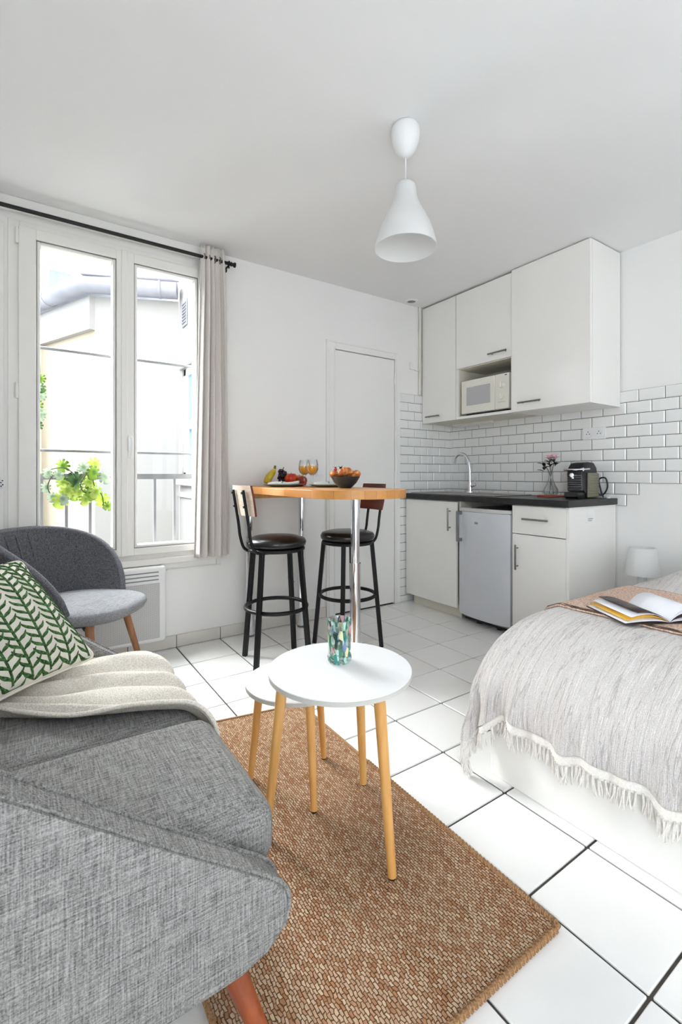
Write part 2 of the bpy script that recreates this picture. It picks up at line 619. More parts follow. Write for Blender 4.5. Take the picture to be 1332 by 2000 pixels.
# railing and bars outside
t = thing('window_guard_rail', 'grey metal railing with thin upright bars outside the window', 'railing', (0.5, YB + 0.155, WZ0))
b = B(); bx(b, -0.57, 0.53, -0.012, 0.012, 0.475, 0.508); obj('top_rail', b, M['rail'], t)
b = B(); bx(b, -0.57, 0.53, -0.01, 0.01, 0.05, 0.07); obj('bottom_rail', b, M['rail'], t)
bal = None
for k in range(9):
    x = -0.54 + 0.121 * k
    if bal is None:
        b = B(); bx(b, -0.0075, 0.0075, -0.0075, 0.0075, 0.0, 0.48)
        bal = obj('baluster', b, M['rail'], t); bal.location = (x, 0, 0)
    else:
        inst('baluster', bal, t, (x, 0, 0))
for z, l in ((1.775, 'thin grey horizontal bar crossing the upper window panes'), (1.20, 'thin grey horizontal bar just above the window railing')):
    b = B(); cyl(b, (-0.55, 0, 0), (0.55, 0, 0), 0.0085, seg=10)
    o = obj('window_bar', b, M['rail'], None, True, 40); o.location = (0.48, YB + 0.15, z)
    tag(o, l, 'bar', 'bars outside the window')

# ------------------------------------------------------------------ door
door = struct(bpy.data.objects.new('door_1', None)); C.objects.link(door)
b = B()
bx(b, 1.868, 1.945, YB - 0.020, YB + 0.06, 0, 2.075, 0.004, 2)
bx(b, 2.535, 2.588, YB - 0.020, YB + 0.06, 0, 2.075, 0.004, 2)
bx(b, 1.945, 2.535, YB - 0.0195, YB + 0.06, 2.013, 2.075, 0.004, 2)
obj('door_frame', b, M['trim'], door)
b = B()
bx(b, 1.885, 1.893, YB - 0.026, YB - 0.019, 0, 2.066, 0.002, 1)
bx(b, 1.93, 1.938, YB - 0.026, YB - 0.019, 0, 2.021, 0.002, 1)
bx(b, 2.545, 2.552, YB - 0.026, YB - 0.019, 0, 2.021, 0.002, 1)
bx(b, 1.893, 2.56, YB - 0.026, YB - 0.019, 2.058, 2.066, 0.002, 1)
obj('frame_moulding', b, M['trim'], door)
b = B(); bx(b, 1.949, 2.531, YB - 0.010, YB + 0.03, 0.012, 2.008, 0.003, 2)
panel = obj('door_panel', b, M['trim'], door)
for z in (1.85, 1.04, 0.22):
    b = B(); cyl(b, (2.533, YB - 0.016, z - 0.045), (2.533, YB - 0.016, z + 0.045), 0.006, seg=8)
    cyl(b, (2.533, YB - 0.016, z + 0.045), (2.533, YB - 0.016, z + 0.055), 0.003, seg=8)
    obj('hinge', b, M['trim'], door, True, 40)

# skirting tiles along the window wall
bb = struct(bpy.data.objects.new('baseboard_back', None)); C.objects.link(bb)
b = B(); bx(b, XL, 1.866, YB - 0.006, YB, 0, 0.072); obj('grout', b, M['fgrout'], bb)
b = B(); bx(b, -0.5, 0.5, -0.012, 0.0, 0.002, 0.076, 0.002, 1)
bs = b
st = None
for i in range(-7, 4):
    x0, x1 = max(XL, X0 + i * PX), min(1.866, X0 + (i + 1) * PX)
    if x1 - x0 < 0.01:
        continue
    if st is None:
        st = obj('tile', bs, M['btile'], bb); o = st
    else:
        o = inst('tile', st, bb)
    o.location = ((x0 + x1) / 2, YB, 0); o.scale = (x1 - x0 - 0.004, 1, 1)

# ------------------------------------------------------------------ wall tiles
TW, TH, TZ = 0.147, 0.0736, 0.862
b = B(); bx(b, -TW / 2 + 0.0018, TW / 2 - 0.0018, -0.0085, 0.0, -TH / 2 + 0.0016, TH / 2 - 0.0016)
top_f = [f for f in b.faces if f.normal.y < -0.5]
bmesh.ops.recalc_face_normals(b, faces=b.faces[:])
top_f = [f for f in b.faces if f.normal.y < -0.5]
bmesh.ops.inset_region(b, faces=top_f, thickness=0.008, depth=0.0)
for v in b.verts:
    if abs(v.co.x) > TW / 2 - 0.003 and v.co.y < -0.005:
        v.co.y = -0.0055
wt = [None]
def put_tile(parent, loc, rz, sx, sz):
    if wt[0] is None:
        wt[0] = obj('tile', b, M['stile'], parent); o = wt[0]
    else:
        o = inst('tile', wt[0], parent)
    o.location = loc
    o.rotation_euler = (rnd.uniform(-.004, .004), 0, rz + rnd.uniform(-.004, .004))
    o.scale = (sx, 1, sz)
gb = B(); bx(gb, 2.592, XR, YB - 0.004, YB, 0.0, TZ + 12 * TH); obj('grout', gb, M['grout'], wall_back)
for k in range(-12, 12):
    z0, z1 = max(0, TZ + k * TH), TZ + (k + 1) * TH
    off = 0.0 if k % 2 else TW / 2
    for n in range(-2, 6):
        x0, x1 = XR - off - (n + 1) * TW, XR - off - n * TW
        x0, x1 = max(2.592, x0), min(XR - 0.004, x1)
        if x1 - x0 < 0.012:
            continue
        if k < -1 and x0 > 2.76:
            continue
        put_tile(wall_back, ((x0 + x1) / 2, YB - 0.001, (z0 + z1) / 2), 0, (x1 - x0) / TW, (z1 - z0) / TH)
gb = B()
bx(gb, XR - 0.004, XR, 1.465, YB, TZ, TZ + 10 * TH)
bx(gb, XR - 0.004, XR, 1.3915, 1.465, TZ + TH, TZ + 10 * TH)
bx(gb, XR - 0.004, XR, 0.2, 1.3915, TZ + 2 * TH, TZ + 10 * TH)
obj('grout', gb, M['grout'], wall_right)
for k in range(0, 10):
    z0, z1 = TZ + k * TH, TZ + (k + 1) * TH
    lo = 1.465 if k == 0 else (1.3915 if k == 1 else 0.2)
    a0 = 1.3915 if k % 2 else 1.3915 + TW / 2
    for n in range(-9, 13):
        y0, y1 = max(lo, a0 + n * TW), min(YB - 0.004, a0 + (n + 1) * TW)
        if y1 - y0 < 0.012:
            continue
        put_tile(wall_right, (XR - 0.001, (y0 + y1) / 2, (z0 + z1) / 2), -PI / 2, (y1 - y0) / TW, 1)

# ------------------------------------------------------------------ the courtyard outside
Q = Vector((1.42, 5.30, 0)); P_ = Vector((0.631, 5.66, 0)); R_ = Vector((-0.35, 8.0, 0))
GZ = -3.0
def vwall(bm, a, c_, z0, z1, th=0.15):
    d = (c_ - a).normalized()
    n = Vector((-d.y, d.x, 0)) * th
    if n.y < 0:
        n = -n
    pts = [a, c_, c_ + n, a + n]
    lo = [bm.verts.new((p.x, p.y, z0)) for p in pts]
    hi = [bm.verts.new((p.x, p.y, z1)) for p in pts]
    bm.faces.new(lo); bm.faces.new(list(reversed(hi)))
    for i in range(4):
        bm.faces.new((lo[i], lo[(i + 1) % 4], hi[(i + 1) % 4], hi[i]))
t = thing('courtyard_building', 'pale rendered courtyard building with zinc gutter seen through the window', 'building', (0, 0, GZ))
b = B(); vwall(b, Q, P_, 0, 5.98); obj('wall', b, M['ext_white'], t)
b = B(); vwall(b, P_, R_, 0, 5.75); obj('cream_wall', b, M['ext_beige'], t)
b = B()
d1 = (P_ - R_).normalized(); n1 = Vector((-d1.y, d1.x, 0)); n1 = n1 if n1.y < 0 else -n1
vwall(b, P_ + n1 * 0.06, R_ + n1 * 0.06, 5.62, 5.98, 0.3)
obj('eave', b, M['ext_white'], t)
b = B(); vwall(b, P_ + d1 * (-1.18) + n1 * 0.05, P_ + d1 * (-1.45) + n1 * 0.05, 0, 5.62, 0.2); obj('corner_pier', b, M['ext_pink'], t)
d2 = (Q - P_).normalized(); n2 = Vector((-d2.y, d2.x, 0)); n2 = n2 if n2.y < 0 else -n2
gp = [R_ + n1 * 0.12, P_ + (n1 + n2) * 0.09 - d1 * 0.02, Q + n2 * 0.11]
b = B(); tube(b, [(p.x, p.y, 6.06) for p in gp], 0.095, 12); g = obj('gutter', b, M['zinc'], t, True, 40)
b = B(); tube(b, [(p.x, p.y - 0.07, 6.14) for p in gp], 0.016, 8); obj('gutter_lip', b, M['zinc'], g, True)
for k, (p, q) in enumerate(((gp[0], gp[1]), (gp[1], gp[2]))):
    for f in ((0.72,) if k == 0 else (0.45, 0.8)):
        c0 = p.lerp(q, f); d = (q - p).normalized()
        b = B(); cyl(b, (c0.x, c0.y, 6.06), (c0.x + d.x * 0.025, c0.y + d.y * 0.025, 6.06), 0.101, seg=16); obj('gutter_bracket', b, M['zinc'], g, True, 40)
dp = P_ + d1 * (-1.25) + n1 * 0.12
b = B(); tube(b, [(dp.x, dp.y, 6.0), (dp.x, dp.y, 5.2), (dp.x, dp.y, 0)], 0.05, 10); obj('downpipe', b, M['zinc'], t, True, 40)
b = B()
pts = [gp[0], gp[1], gp[2], gp[2] + Vector((0.3, 1.6, 0)), gp[0] + Vector((0.6, 1.2, 0))]
lo = [b.verts.new((p.x, p.y + 0.02, 6.10 + (0.16 if i > 2 else 0))) for i, p in enumerate(pts)]
hi = [b.verts.new((v.co.x, v.co.y, v.co.z + 0.03)) for v in lo]
b.faces.new(lo); b.faces.new(list(reversed(hi)))
for i in range(5):
    b.faces.new((lo[i], lo[(i + 1) % 5], hi[(i + 1) % 5], hi[i]))
obj('roof', b, M['zinc'], t)

# own wing on the right, with its window
t = thing('side_wing', 'white side wing with sash window and vent at right of courtyard', 'building', (1.42, 3.2, GZ))
b = B(); 
WYa, WYb, WZa, WZb = 0.98, 1.98, 4.02, 5.20
bx(b, 0, 0.25, 0, WYa, 0, 6.5); bx(b, 0, 0.25, WYb, 2.08, 0, 6.5); bx(b, 0, 0.25, WYa, WYb, 0, WZa); bx(b, 0, 0.25, WYa, WYb, WZb, 6.5)
obj('wall', b, M['ext_white'], t)
b = B()
f_ = 0.07
bx(b, 0.02, 0.09, WYa, WYa + f_, WZa, WZb); bx(b, 0.02, 0.09, WYb - f_, WYb, WZa, WZb); bx(b, 0.02, 0.09, WYa, WYb, WZa, WZa + f_); bx(b, 0.02, 0.09, WYa, WYb, WZb - f_, WZb); bx(b, 0.015, 0.09, WYa, WYb, 4.55, 4.64)
wf = obj('window_frame', b, M['pvc'], t)
b = B(); bx(b, 0.05, 0.06, WYa + f_, WYb - f_, 4.64, WZb - f_); obj('pane', b, M['extglass'], wf)
b = B(); bx(b, 0.06, 0.07, WYa + f_, WYb - f_, WZa + f_, 4.55); obj('pane', b, M['extglass'], wf)
b = B(); bx(b, -0.06, 0.05, WYa - 0.06, WYb + 0.06, WZa - 0.07, WZa, 0.008, 1); obj('window_sill', b, M['ext_white'], t)
b = B(); bx(b, -0.025, 0.0, WYa - 0.04, WYb + 0.04, WZb, WZb + 0.05, 0.005, 1); obj('lintel', b, M['ext_white'], t)
b = B(); bx(b, -0.02, 0.0, 0.3, 2.35, 3.82, 3.88, 0.005, 1); obj('ledge', b, M['ext_white'], t)
v = thing('wall_vent', 'small grey slatted air vent on white wing wall outside', 'vent', (1.418, 5.05, 2.78))
b = B(); bx(b, -0.012, 0.0, -0.08, 0.08, -0.14, 0.14, 0.003, 1); obj('vent_frame', b, M['zinc'], v)
b = B(); bx(b, -0.020, -0.010, -0.065, 0.065, -0.008, 0.008); sl = obj('slat', b, M['rail'], v); sl.location = (0, 0, -0.10)
for k in range(1, 7):
    inst('slat', sl, v, (0, 0, -0.10 + k * 0.033))

# tall white building further back with blue panes
t = thing('apartment_block', 'tall white apartment block with blue window panes above the gutter', 'building', (-1.6, 11.0, GZ), math.radians(8))
b = B(); bx(b, -1.5, 5.5, 0, 0.6, 0, 9.0); obj('wall', b, M['ext_white'], t)
for k, (x0, x1, z0, z1) in enumerate(((2.02, 2.72, 8.36, 8.72), (2.04, 2.72, 7.84, 8.26), (2.98, 3.5, 8.20, 8.50), (3.7, 4.3, 8.20, 8.50), (2.98, 3.5, 7.7, 8.06))):
    b = B()
    e = 0.06
    bx(b, x0 - e, x0, -0.05, 0.02, z0 - e, z1 + e); bx(b, x1, x1 + e, -0.05, 0.02, z0 - e, z1 + e); bx(b, x0, x1, -0.05, 0.02, z0 - e, z0); bx(b, x0, x1, -0.05, 0.02, z1, z1 + e)
    wn = obj('window', b, M['pvc'], t)
    b = B(); bx(b, x0, x1, -0.02, 0.0, z0, z1); obj('pane', b, M['extglass'], wn)
b = B(); bx(b, -4, 9, 3.2, 16, GZ - 0.1, GZ)
struct(obj('courtyard_ground', b, M['ext_white']))
# unseen upper storeys and left courtyard wall, added to hold back sky light
b = B(); bx(b, XL - 3.0, XR + 0.2, YB, YB + 0.2, ZC + 0.25, 14.0); bx(b, XL - 3.0, XL - 0.2, YB, YB + 0.2, GZ, ZC + 0.25); bx(b, XL - 0.2, XR + 0.2, YB, YB + 0.2, GZ, -0.25)
struct(obj('wall_facade_skyblock', b, M['ext_white']))
b = B(); bx(b, -2.6, -2.4, YB + 0.2, 8.0, GZ, 2.6)
struct(obj('wall_left_skyblock', b, M['ext_white']))
# ================================================================== kitchen
KX, UX = 2.645, 2.84            # front planes: base doors, upper doors

def bar_handle(parent, p0, p1, out, r=0.006, off=0.028):
    """bar pull between p0 and p1 standing off along out"""
    p0, p1, out = Vector(p0), Vector(p1), Vector(out)
    b = B()
    cyl(b, p0 + out * off, p1 + out * off, r, seg=10)
    for f in (0.14, 0.86):
        q = p0.lerp(p1, f)
        cyl(b, q, q + out * off, r * 0.75, seg=8)
    return obj('handle', b, M['hsteel'], parent, True, 40)

OUT = (-1, 0, 0)
def box_body(name, parent, x0, x1, y0, y1, z0, z1, th=0.016, m=None, back=True, front_open=True):
    b = B()
    bx(b, x0, x1, y0, y0 + th, z0, z1); bx(b, x0, x1, y1 - th, y1, z0, z1)
    bx(b, x0, x1, y0 + th, y1 - th, z0, z0 + th); bx(b, x0, x1, y0 + th, y1 - th, z1 - th, z1)
    if back:
        bx(b, x1 - 0.006, x1, y0 + th, y1 - th, z0 + th, z1 - th)
    return obj(name, b, m or M['carc'], parent)

# --- upper cabinets (back at the tiled wall)
WB = XR - 0.012
t = thing('wall_cabinet', 'narrow white wall cabinet with one door, next to the far corner', 'cabinet', (0, 0, 1.50), group='white wall cabinets')
box_body('body', t, UX + 0.02, WB, 2.577, 2.955, 0, 0.985)
b = B(); bx(b, UX, UX + 0.018, 2.579, 2.953, 0.0, 0.985, 0.0015, 1); d = obj('door', b, M['lacq'], t)
bar_handle(d, (UX, 2.888, 0.05), (UX, 2.735, 0.05), OUT)
t = thing('wall_cabinet', 'white wall cabinet with short door above the open microwave niche', 'cabinet', (0, 0, 1.50), group='white wall cabinets')
box_body('body', t, UX + 0.02, WB, 2.054, 2.574, 0, 0.985)
b = B(); bx(b, UX + 0.02, WB - 0.008, 2.072, 2.556, 0.392, 0.408); obj('shelf', b, M['carc'], t)
b = B(); bx(b, UX, UX + 0.018, 2.056, 2.572, 0.398, 0.985, 0.0015, 1); d = obj('door', b, M['lacq'], t)
bar_handle(d, (UX, 2.245, 0.445), (UX, 2.085, 0.445), OUT)
b = B(); bx(b, UX + 0.002, UX + 0.0195, 2.556, 2.572, 0.0, 0.394); bx(b, UX + 0.002, UX + 0.0195, 2.056, 2.066, 0.0, 0.394); bx(b, UX + 0.002, UX + 0.0195, 2.066, 2.556, 0.0, 0.020); obj('niche_edging', b, M['lacq'], t)
t = thing('wall_cabinet', 'wide white wall cabinet with one tall door above the coffee machine', 'cabinet', (0, 0, 1.50), group='white wall cabinets')
box_body('body', t, UX + 0.012, WB, 1.500, 2.050, 0, 0.992, m=M['lacq'])
b = B(); bx(b, UX - 0.012, UX + 0.010, 1.500, 2.052, 0.0, 0.992, 0.0015, 1); d = obj('door', b, M['lacq'], t)
bar_handle(d, (UX - 0.012, 1.985, 0.055), (UX - 0.012, 1.815, 0.055), OUT)

# --- microwave in the niche
t = thing('microwave_oven', 'white microwave oven with two dials inside the open cabinet niche', 'microwave', (UX + 0.02, 2.30, 1.5165))
b = B(); bx(b, 0.02, 0.30, -0.205, 0.232, 0.022, 0.278, 0.006, 2); obj('housing', b, M['cream'], t)
b = B(); bx(b, -0.005, 0.0195, -0.085, 0.232, 0.022, 0.278, 0.006, 2); d = obj('door', b, M['cream'], t)
b = B(); bx(b, -0.0065, -0.004, -0.045, 0.178, 0.082, 0.222, 0.0, 1); obj('door_window', b, mat('microwave_window_mesh', '#b9b8ba', 0.25, var=0.1, vscale=300), d)
b = B(); bx(b, -0.005, 0.0195, -0.205, -0.087, 0.022, 0.278, 0.006, 2); pn = obj('control_panel', b, M['cream'], t)
for z in (0.195, 0.115):
    b = B(); cyl(b, (-0.005, -0.146, z), (-0.022, -0.146, z), 0.024, 0.02, 20); bx(b, -0.027, -0.021, -0.149, -0.143, z - 0.019, z + 0.019)
    obj('dial', b, M['cream'], pn, True, 40)
b = B(); bx(b, -0.0058, -0.004, -0.18, -0.112, 0.072, 0.0732); obj('panel_line', b, M['dark'], pn)
b = B(); bx(b, -0.0058, -0.004, -0.190, -0.172, 0.260, 0.266); obj('panel_logo', b, M['dark'], pn)
b = B(); bx(b, 0.03, 0.29, -0.17, 0.21, 0.0, 0.021); obj('feet', b, M['dark'], t)
t = thing('serving_tray', 'dark flat tray lying on top of the microwave oven', 'tray', (UX + 0.10, 2.36, 1.7955))
b = B(); bx(b, 0, 0.2, -0.13, 0.13, 0, 0.006, 0.002, 1); bx(b, 0, 0.006, -0.13, 0.13, 0.006, 0.016); bx(b, 0.194, 0.2, -0.13, 0.13, 0.006, 0.016); obj('tray_body', b, M['dark'], t)

# --- light strip under the cabinets
t = thing('under_cabinet_light', 'slim cream light strip fixed under the wall cabinets above sink', 'light', (3.10, 2.63, 1.50))
b = B(); bx(b, -0.022, 0.022, -0.20, 0.20, -0.022, 0, 0.004, 2); obj('housing', b, M['cream'], t)
b = B(); bx(b, -0.017, 0.017, -0.185, 0.185, -0.027, -0.0225, 0.002, 1); obj('diffuser', b, M['bulbwhite'], t)

# --- base cabinets
t = thing('base_cabinet', 'white base cabinet under the sink with one door, beside tiled corner', 'cabinet', (0, 0, 0), group='white base cabinets')
box_body('body', t, KX + 0.021, WB - 0.03, 2.368, 2.945, 0.085, 0.868)
b = B(); bx(b, KX, KX + 0.018, 2.390, 2.943, 0.078, 0.862, 0.0015, 1); d = obj('door', b, M['lacq'], t)
bar_handle(d, (KX, 2.452, 0.815), (KX, 2.452, 0.645), OUT)
b = B(); bx(b, KX + 0.05, KX + 0.065, 2.385, 2.90, 0.0, 0.084); obj('plinth', b, M['carc'], t)
b = B(); cyl(b, (KX + 0.09, 2.92, 0), (KX + 0.09, 2.92, 0.084), 0.018, seg=12); obj('foot', b, M['dark'], t, True, 40)

t = thing('refrigerator', 'silver compact refrigerator with curved door, standing under the worktop', 'refrigerator', (0, 0, 0))
b = B(); bx(b, KX + 0.03, WB - 0.04, 1.932, 2.352, 0.03, 0.822, 0.004, 2); obj('cabinet_shell', b, mat('fridge_shell_grey', '#8d8e92', 0.4), t)
def fr_y(f): return 1.926 + f * (2.360 - 1.926)
def bow(f): return KX - 0.006 - 0.030 * (1 - (2 * f - 1) ** 2) 
poly = [(bow(f / 16), fr_y(f / 16)) for f in range(17)] + [(KX + 0.028, fr_y(1)), (KX + 0.028, fr_y(0))]
b = B(); prism(b, poly, lambda x, y: (x, y, 0.058), lambda x, y: (x, y, 0.800), 0.004, 2); d = obj('door', b, M['fridge'], t, True, 35)
b = B(); prism(b, poly, lambda x, y: (x, y, 0.802), lambda x, y: (x, y, 0.826), 0.003, 1); obj('top_panel', b, mat('fridge_top_grey', '#c9c9c6', 0.4), t, True, 35)
b = B(); 
bx(b, KX - 0.06, KX - 0.045, 2.325, 2.345, 0.58, 0.80, 0.004, 2)
bx(b, KX - 0.05, KX - 0.01, 2.326, 2.344, 0.58, 0.605, 0.003, 1); bx(b, KX - 0.05, KX - 0.01, 2.326, 2.344, 0.775, 0.80, 0.003, 1)
obj('handle', b, mat('fridge_handle_grey', '#8a8b90', 0.3, 0.6), d, True, 40)
b = B()
bx(b, bow(0.60) - 0.0015, bow(0.60) + 0.004, 2.165, 2.195, 0.718, 0.732, 0.001, 1)
bg_ = obj('badge', b, mat('badge_grey', '#9a9aa0', 0.3, 0.8), d)
b = B()
for f0 in (0.70, 0.30):
    cyl(b, (KX + 0.06, fr_y(f0), 0), (KX + 0.06, fr_y(f0), 0.032), 0.02, seg=10)
bx(b, KX + 0.04, KX + 0.06, 1.94, 2.345, 0.012, 0.055)
obj('kick_grille', b, M['dark'], t)

t = thing('base_cabinet', 'white base cabinet with top drawer and door, at worktop end', 'cabinet', (0, 0, 0), group='white base cabinets')
box_body('body', t, KX + 0.02, WB - 0.03, 1.548, 1.914, 0.085, 0.868, m=M['lacq'])
b = B(); bx(b, KX, KX + 0.018, 1.549, 1.914, 0.684, 0.864, 0.0015, 1); d = obj('drawer', b, M['lacq'], t)
bar_handle(d, (KX, 1.825, 0.782), (KX, 1.648, 0.782), OUT)
b = B(); bx(b, KX, KX + 0.018, 1.549, 1.914, 0.078, 0.679, 0.0015, 1); d = obj('door', b, M['lacq'], t)
bar_handle(d, (KX, 1.872, 0.612), (KX, 1.872, 0.452), OUT)
b = B(); bx(b, KX + 0.002, WB, 1.528, 1.5475, 0.0, 0.868); obj('side_panel', b, M['lacq'], t)
b = B(); bx(b, KX + 0.05, KX + 0.065, 1.5485, 1.91, 0.0, 0.084); obj('plinth', b, M['lacq'], t)
b = B(); bx(b, 2.835, 2.925, 1.5268, 1.5279, 0.765, 0.855)
tag(obj('paper_label', b, mat('label_paper', '#efefee', 0.6)), 'white square paper label stuck on the base cabinet side', 'label')
lab = bpy.data.objects['paper_label']
b = B(); bx(b, 2.85, 2.905, 1.5262, 1.5267, 0.790, 0.794); bx(b, 2.85, 2.895, 1.5262, 1.5267, 0.779, 0.783); obj('printed_line', b, mat('print_grey', '#8b8b8b', 0.7), lab)

# --- worktop, sink, tap
t = tag(obj('worktop', bx(B(), 2.618, 3.188, 1.515, 2.958, 0.870, 0.910, 0.002, 1), M['worktop']), 'black slate-look worktop running over cabinets and refrigerator', 'worktop')
t = thing('sink', 'stainless steel inset sink with drainer at the worktop corner', 'sink', (0, 0, 0.910))
b = B()
bx(b, 2.70, 3.135, 2.10, 2.62, 0.0, 0.006, 0.002, 1)
bx(b, 2.70, 2.75, 2.62, 2.945, 0.0, 0.006, 0.002, 1); bx(b, 3.00, 3.135, 2.62, 2.945, 0.0, 0.006, 0.002, 1); bx(b, 2.75, 3.00, 2.91, 2.945, 0.0, 0.006, 0.002, 1)
obj('rim', b, M['steel'], t)
b = B(); bx(b, 2.755, 2.995, 2.625, 2.905, 0.0004, 0.0025); bo = obj('bowl', b, mat('sink_bowl_shaded_steel', '#77787a', 0.35, 0.9), t)  # flat sheet; darker grey paints the shade of the bowl's hollow
rb = None
for k in range(6):
    if rb is None:
        b = B(); bx(b, -0.004, 0.004, 2.16, 2.56, 0.006, 0.009, 0.001, 1); rb = obj('drainer_rib', b, M['steel'], t); rb.location = (2.78, 0, 0)
    else:
        inst('drainer_rib', rb, t, (2.78 + 0.045 * k, 0, 0))
t = thing('kitchen_tap', 'chrome swan-neck kitchen tap behind the sink', 'tap', (3.06, 2.62, 0.916))
b = B(); cyl(b, (0, 0, 0), (0, 0, 0.012), 0.028, 0.026, 20); cyl(b, (0, 0, 0.012), (0, 0, 0.085), 0.021, 0.019, 20); obj('body', b, M['chrome'], t, True, 40)
b = B(); tube(b, smoothpath([(0, 0, 0.08), (0, 0.005, 0.20), (0, 0.03, 0.29), (0, 0.09, 0.325), (0, 0.15, 0.30), (0, 0.17, 0.245)], 8), 0.012, 12); obj('spout', b, M['chrome'], t, True, 40)
b = B(); cyl(b, (0, -0.015, 0.055), (0, -0.055, 0.062), 0.014, 0.013, 14); cyl(b, (0, -0.050, 0.062), (-0.005, -0.058, 0.135), 0.006, 0.004, 10); obj('lever', b, M['chrome'], t, True, 40)

# --- sockets and switches
def plate(name, label, cat, loc, rz, ys, sq=0.04):
    t = thing(name, label, cat, loc, rz)
    n = len(ys)
    b = B(); bx(b, min(ys) - sq, max(ys) + sq, -0.010, 0.0, -sq, sq, 0.003, 2); obj('cover_plate', b, M['bulbwhite'], t)
    for y in ys:
        b = B(); cyl(b, (y, -0.0135, 0), (y, -0.0095, 0), 0.028, 0.030, 24); k = obj('socket_insert', b, M['bulbwhite'], t, True, 40)
        b = B()
        for dx, dz in ((-0.0095, -0.004), (0.0095, -0.004)):
            cyl(b, (y + dx, -0.0145, dz), (y + dx, -0.0125, dz), 0.0032, seg=8)
        cyl(b, (y, -0.0175, 0.011), (y, -0.0125, 0.011), 0.0028, seg=8)
        obj('contact', b, M['dark'], k)
    return t
plate('double_socket', 'white double electrical socket on the tiled wall above the worktop', 'socket', (XR - 0.0095, 1.665, 1.342), -PI / 2, (-0.036, 0.036))
plate('wall_socket', 'single white electrical socket low on wall behind bar table', 'socket', (1.585, YB, 0.305), 0, (0,))
t = thing('light_switch', 'white square light switch on wall just left of the door', 'switch', (1.812, YB, 1.085))
b = B(); bx(b, -0.035, 0.035, -0.009, 0, -0.035, 0.035, 0.003, 2); obj('cover_plate', b, M['bulbwhite'], t)
b = B(); bx(b, -0.022, 0.022, -0.014, -0.0088, -0.024, 0.022, 0.002, 1); obj('rocker', b, M['bulbwhite'], t)
t = thing('junction_box', 'tiny white cable box on wall left of the wall cabinets', 'box', (2.735, YB, 1.985))
b = B(); bx(b, -0.03, 0.03, -0.02, 0, -0.03, 0.03, 0.004, 2); obj('housing', b, M['bulbwhite'], t)
b = B(); tube(b, smoothpath([(0.02, -0.012, -0.028), (0.045, -0.012, -0.035), (0.075, -0.012, -0.03), (0.10, -0.012, -0.032)], 5), 0.004, 8); obj('cable', b, M['cream'], t, True)
b = B(); cyl(b, (2.815, YB - 0.012, 1.75), (2.815, YB - 0.012, 2.5), 0.010, seg=10)
tag(obj('wall_pipe', b, M['cream'], None, True, 40), 'thin cream vertical pipe in the gap left of wall cabinets', 'pipe')
t = thing('ceiling_vent', 'small round grey air vent in the ceiling near the corner', 'vent', (2.652, 2.885, ZC))
b = B(); lathe(b, [(0.055, 0), (0.052, -0.006), (0.036, -0.010), (0.034, -0.004), (0.034, 0)], 28); obj('vent_ring', b, M['bulbwhite'], t, True, 40)
b = B(); cyl(b, (0, 0, -0.003), (0, 0, -0.005), 0.034, seg=24); obj('vent_mesh', b, mat('vent_grey', '#8f8f8d', 0.7, var=0.4, vscale=250), t)

# --- flowers in a vase
t = thing('coaster', 'round terracotta red coaster under the flower vase', 'coaster', (3.035, 1.885, 0.910))
b = B(); lathe(b, [(0, 0), (0.088, 0), (0.092, 0.003), (0.092, 0.008), (0.088, 0.010), (0, 0.010)], 36); obj('disc', b, mat('terracotta', '#b4513a', 0.6, var=0.15, vscale=20), t, True, 35)
t = thing('glass_vase', 'small clear glass bud vase on the red coaster', 'vase', (3.035, 1.885, 0.920))
b = B(); lathe(b, [(0, 0.0), (0.040, 0.0), (0.050, 0.015), (0.048, 0.04), (0.030, 0.075), (0.016, 0.11), (0.014, 0.15), (0.019, 0.165), (0.017, 0.165), (0.012, 0.15), (0.014, 0.11), (0.028, 0.075), (0.045, 0.04), (0.046, 0.015), (0.0, 0.006)], 28)
obj('vase_body', b, M['clear'], t, True, 60)
M['stem'] = mat('dark_stem', '#3c4030', 0.6, var=0.2, vscale=30)
M['leafd'] = mat('dark_leaf', '#23281f', 0.5, var=0.3, vscale=20)
M['petal'] = mat('pink_petal', '#e2a9b6', 0.6, var=0.25, vscale=25, col2='#f3dadd')
def leaf_bm(L, W, cup=0.15, n=6):
    b = B()
    rows = []
    for i in range(n + 1):
        s = i / n
        ww = W * math.sin(PI * s ** 0.8) * 0.5 + 1e-4
        z = cup * L * (s - s * s)
        rows.append([b.verts.new((s * L, -ww, z + ww * 0.35)), b.verts.new((s * L, 0, z)), b.verts.new((s * L, ww, z + ww * 0.35))])
    for a, c_ in zip(rows, rows[1:]):
        b.faces.new((a[0], a[1], c_[1], c_[0])); b.faces.new((a[1], a[2], c_[2], c_[1]))
    g = bmesh.ops.extrude_face_region(b, geom=b.faces[:])
    for e in g['geom']:
        if isinstance(e, bmesh.types.BMVert):
            e.co.z += 0.0012
    return b
SPR = [((0.0, 0.0), (0.004, 0.012, 0.235), True, 'pink flower with dark leaves standing upright in the vase'),
       ((0.005, 0.0), (0.000, -0.028, 0.240), True, 'pink flower leaning right in the vase with dark leaves'),
       ((-0.005, 0.0), (-0.002, 0.050, 0.215), False, 'dark leafy sprig leaning left in the vase')]
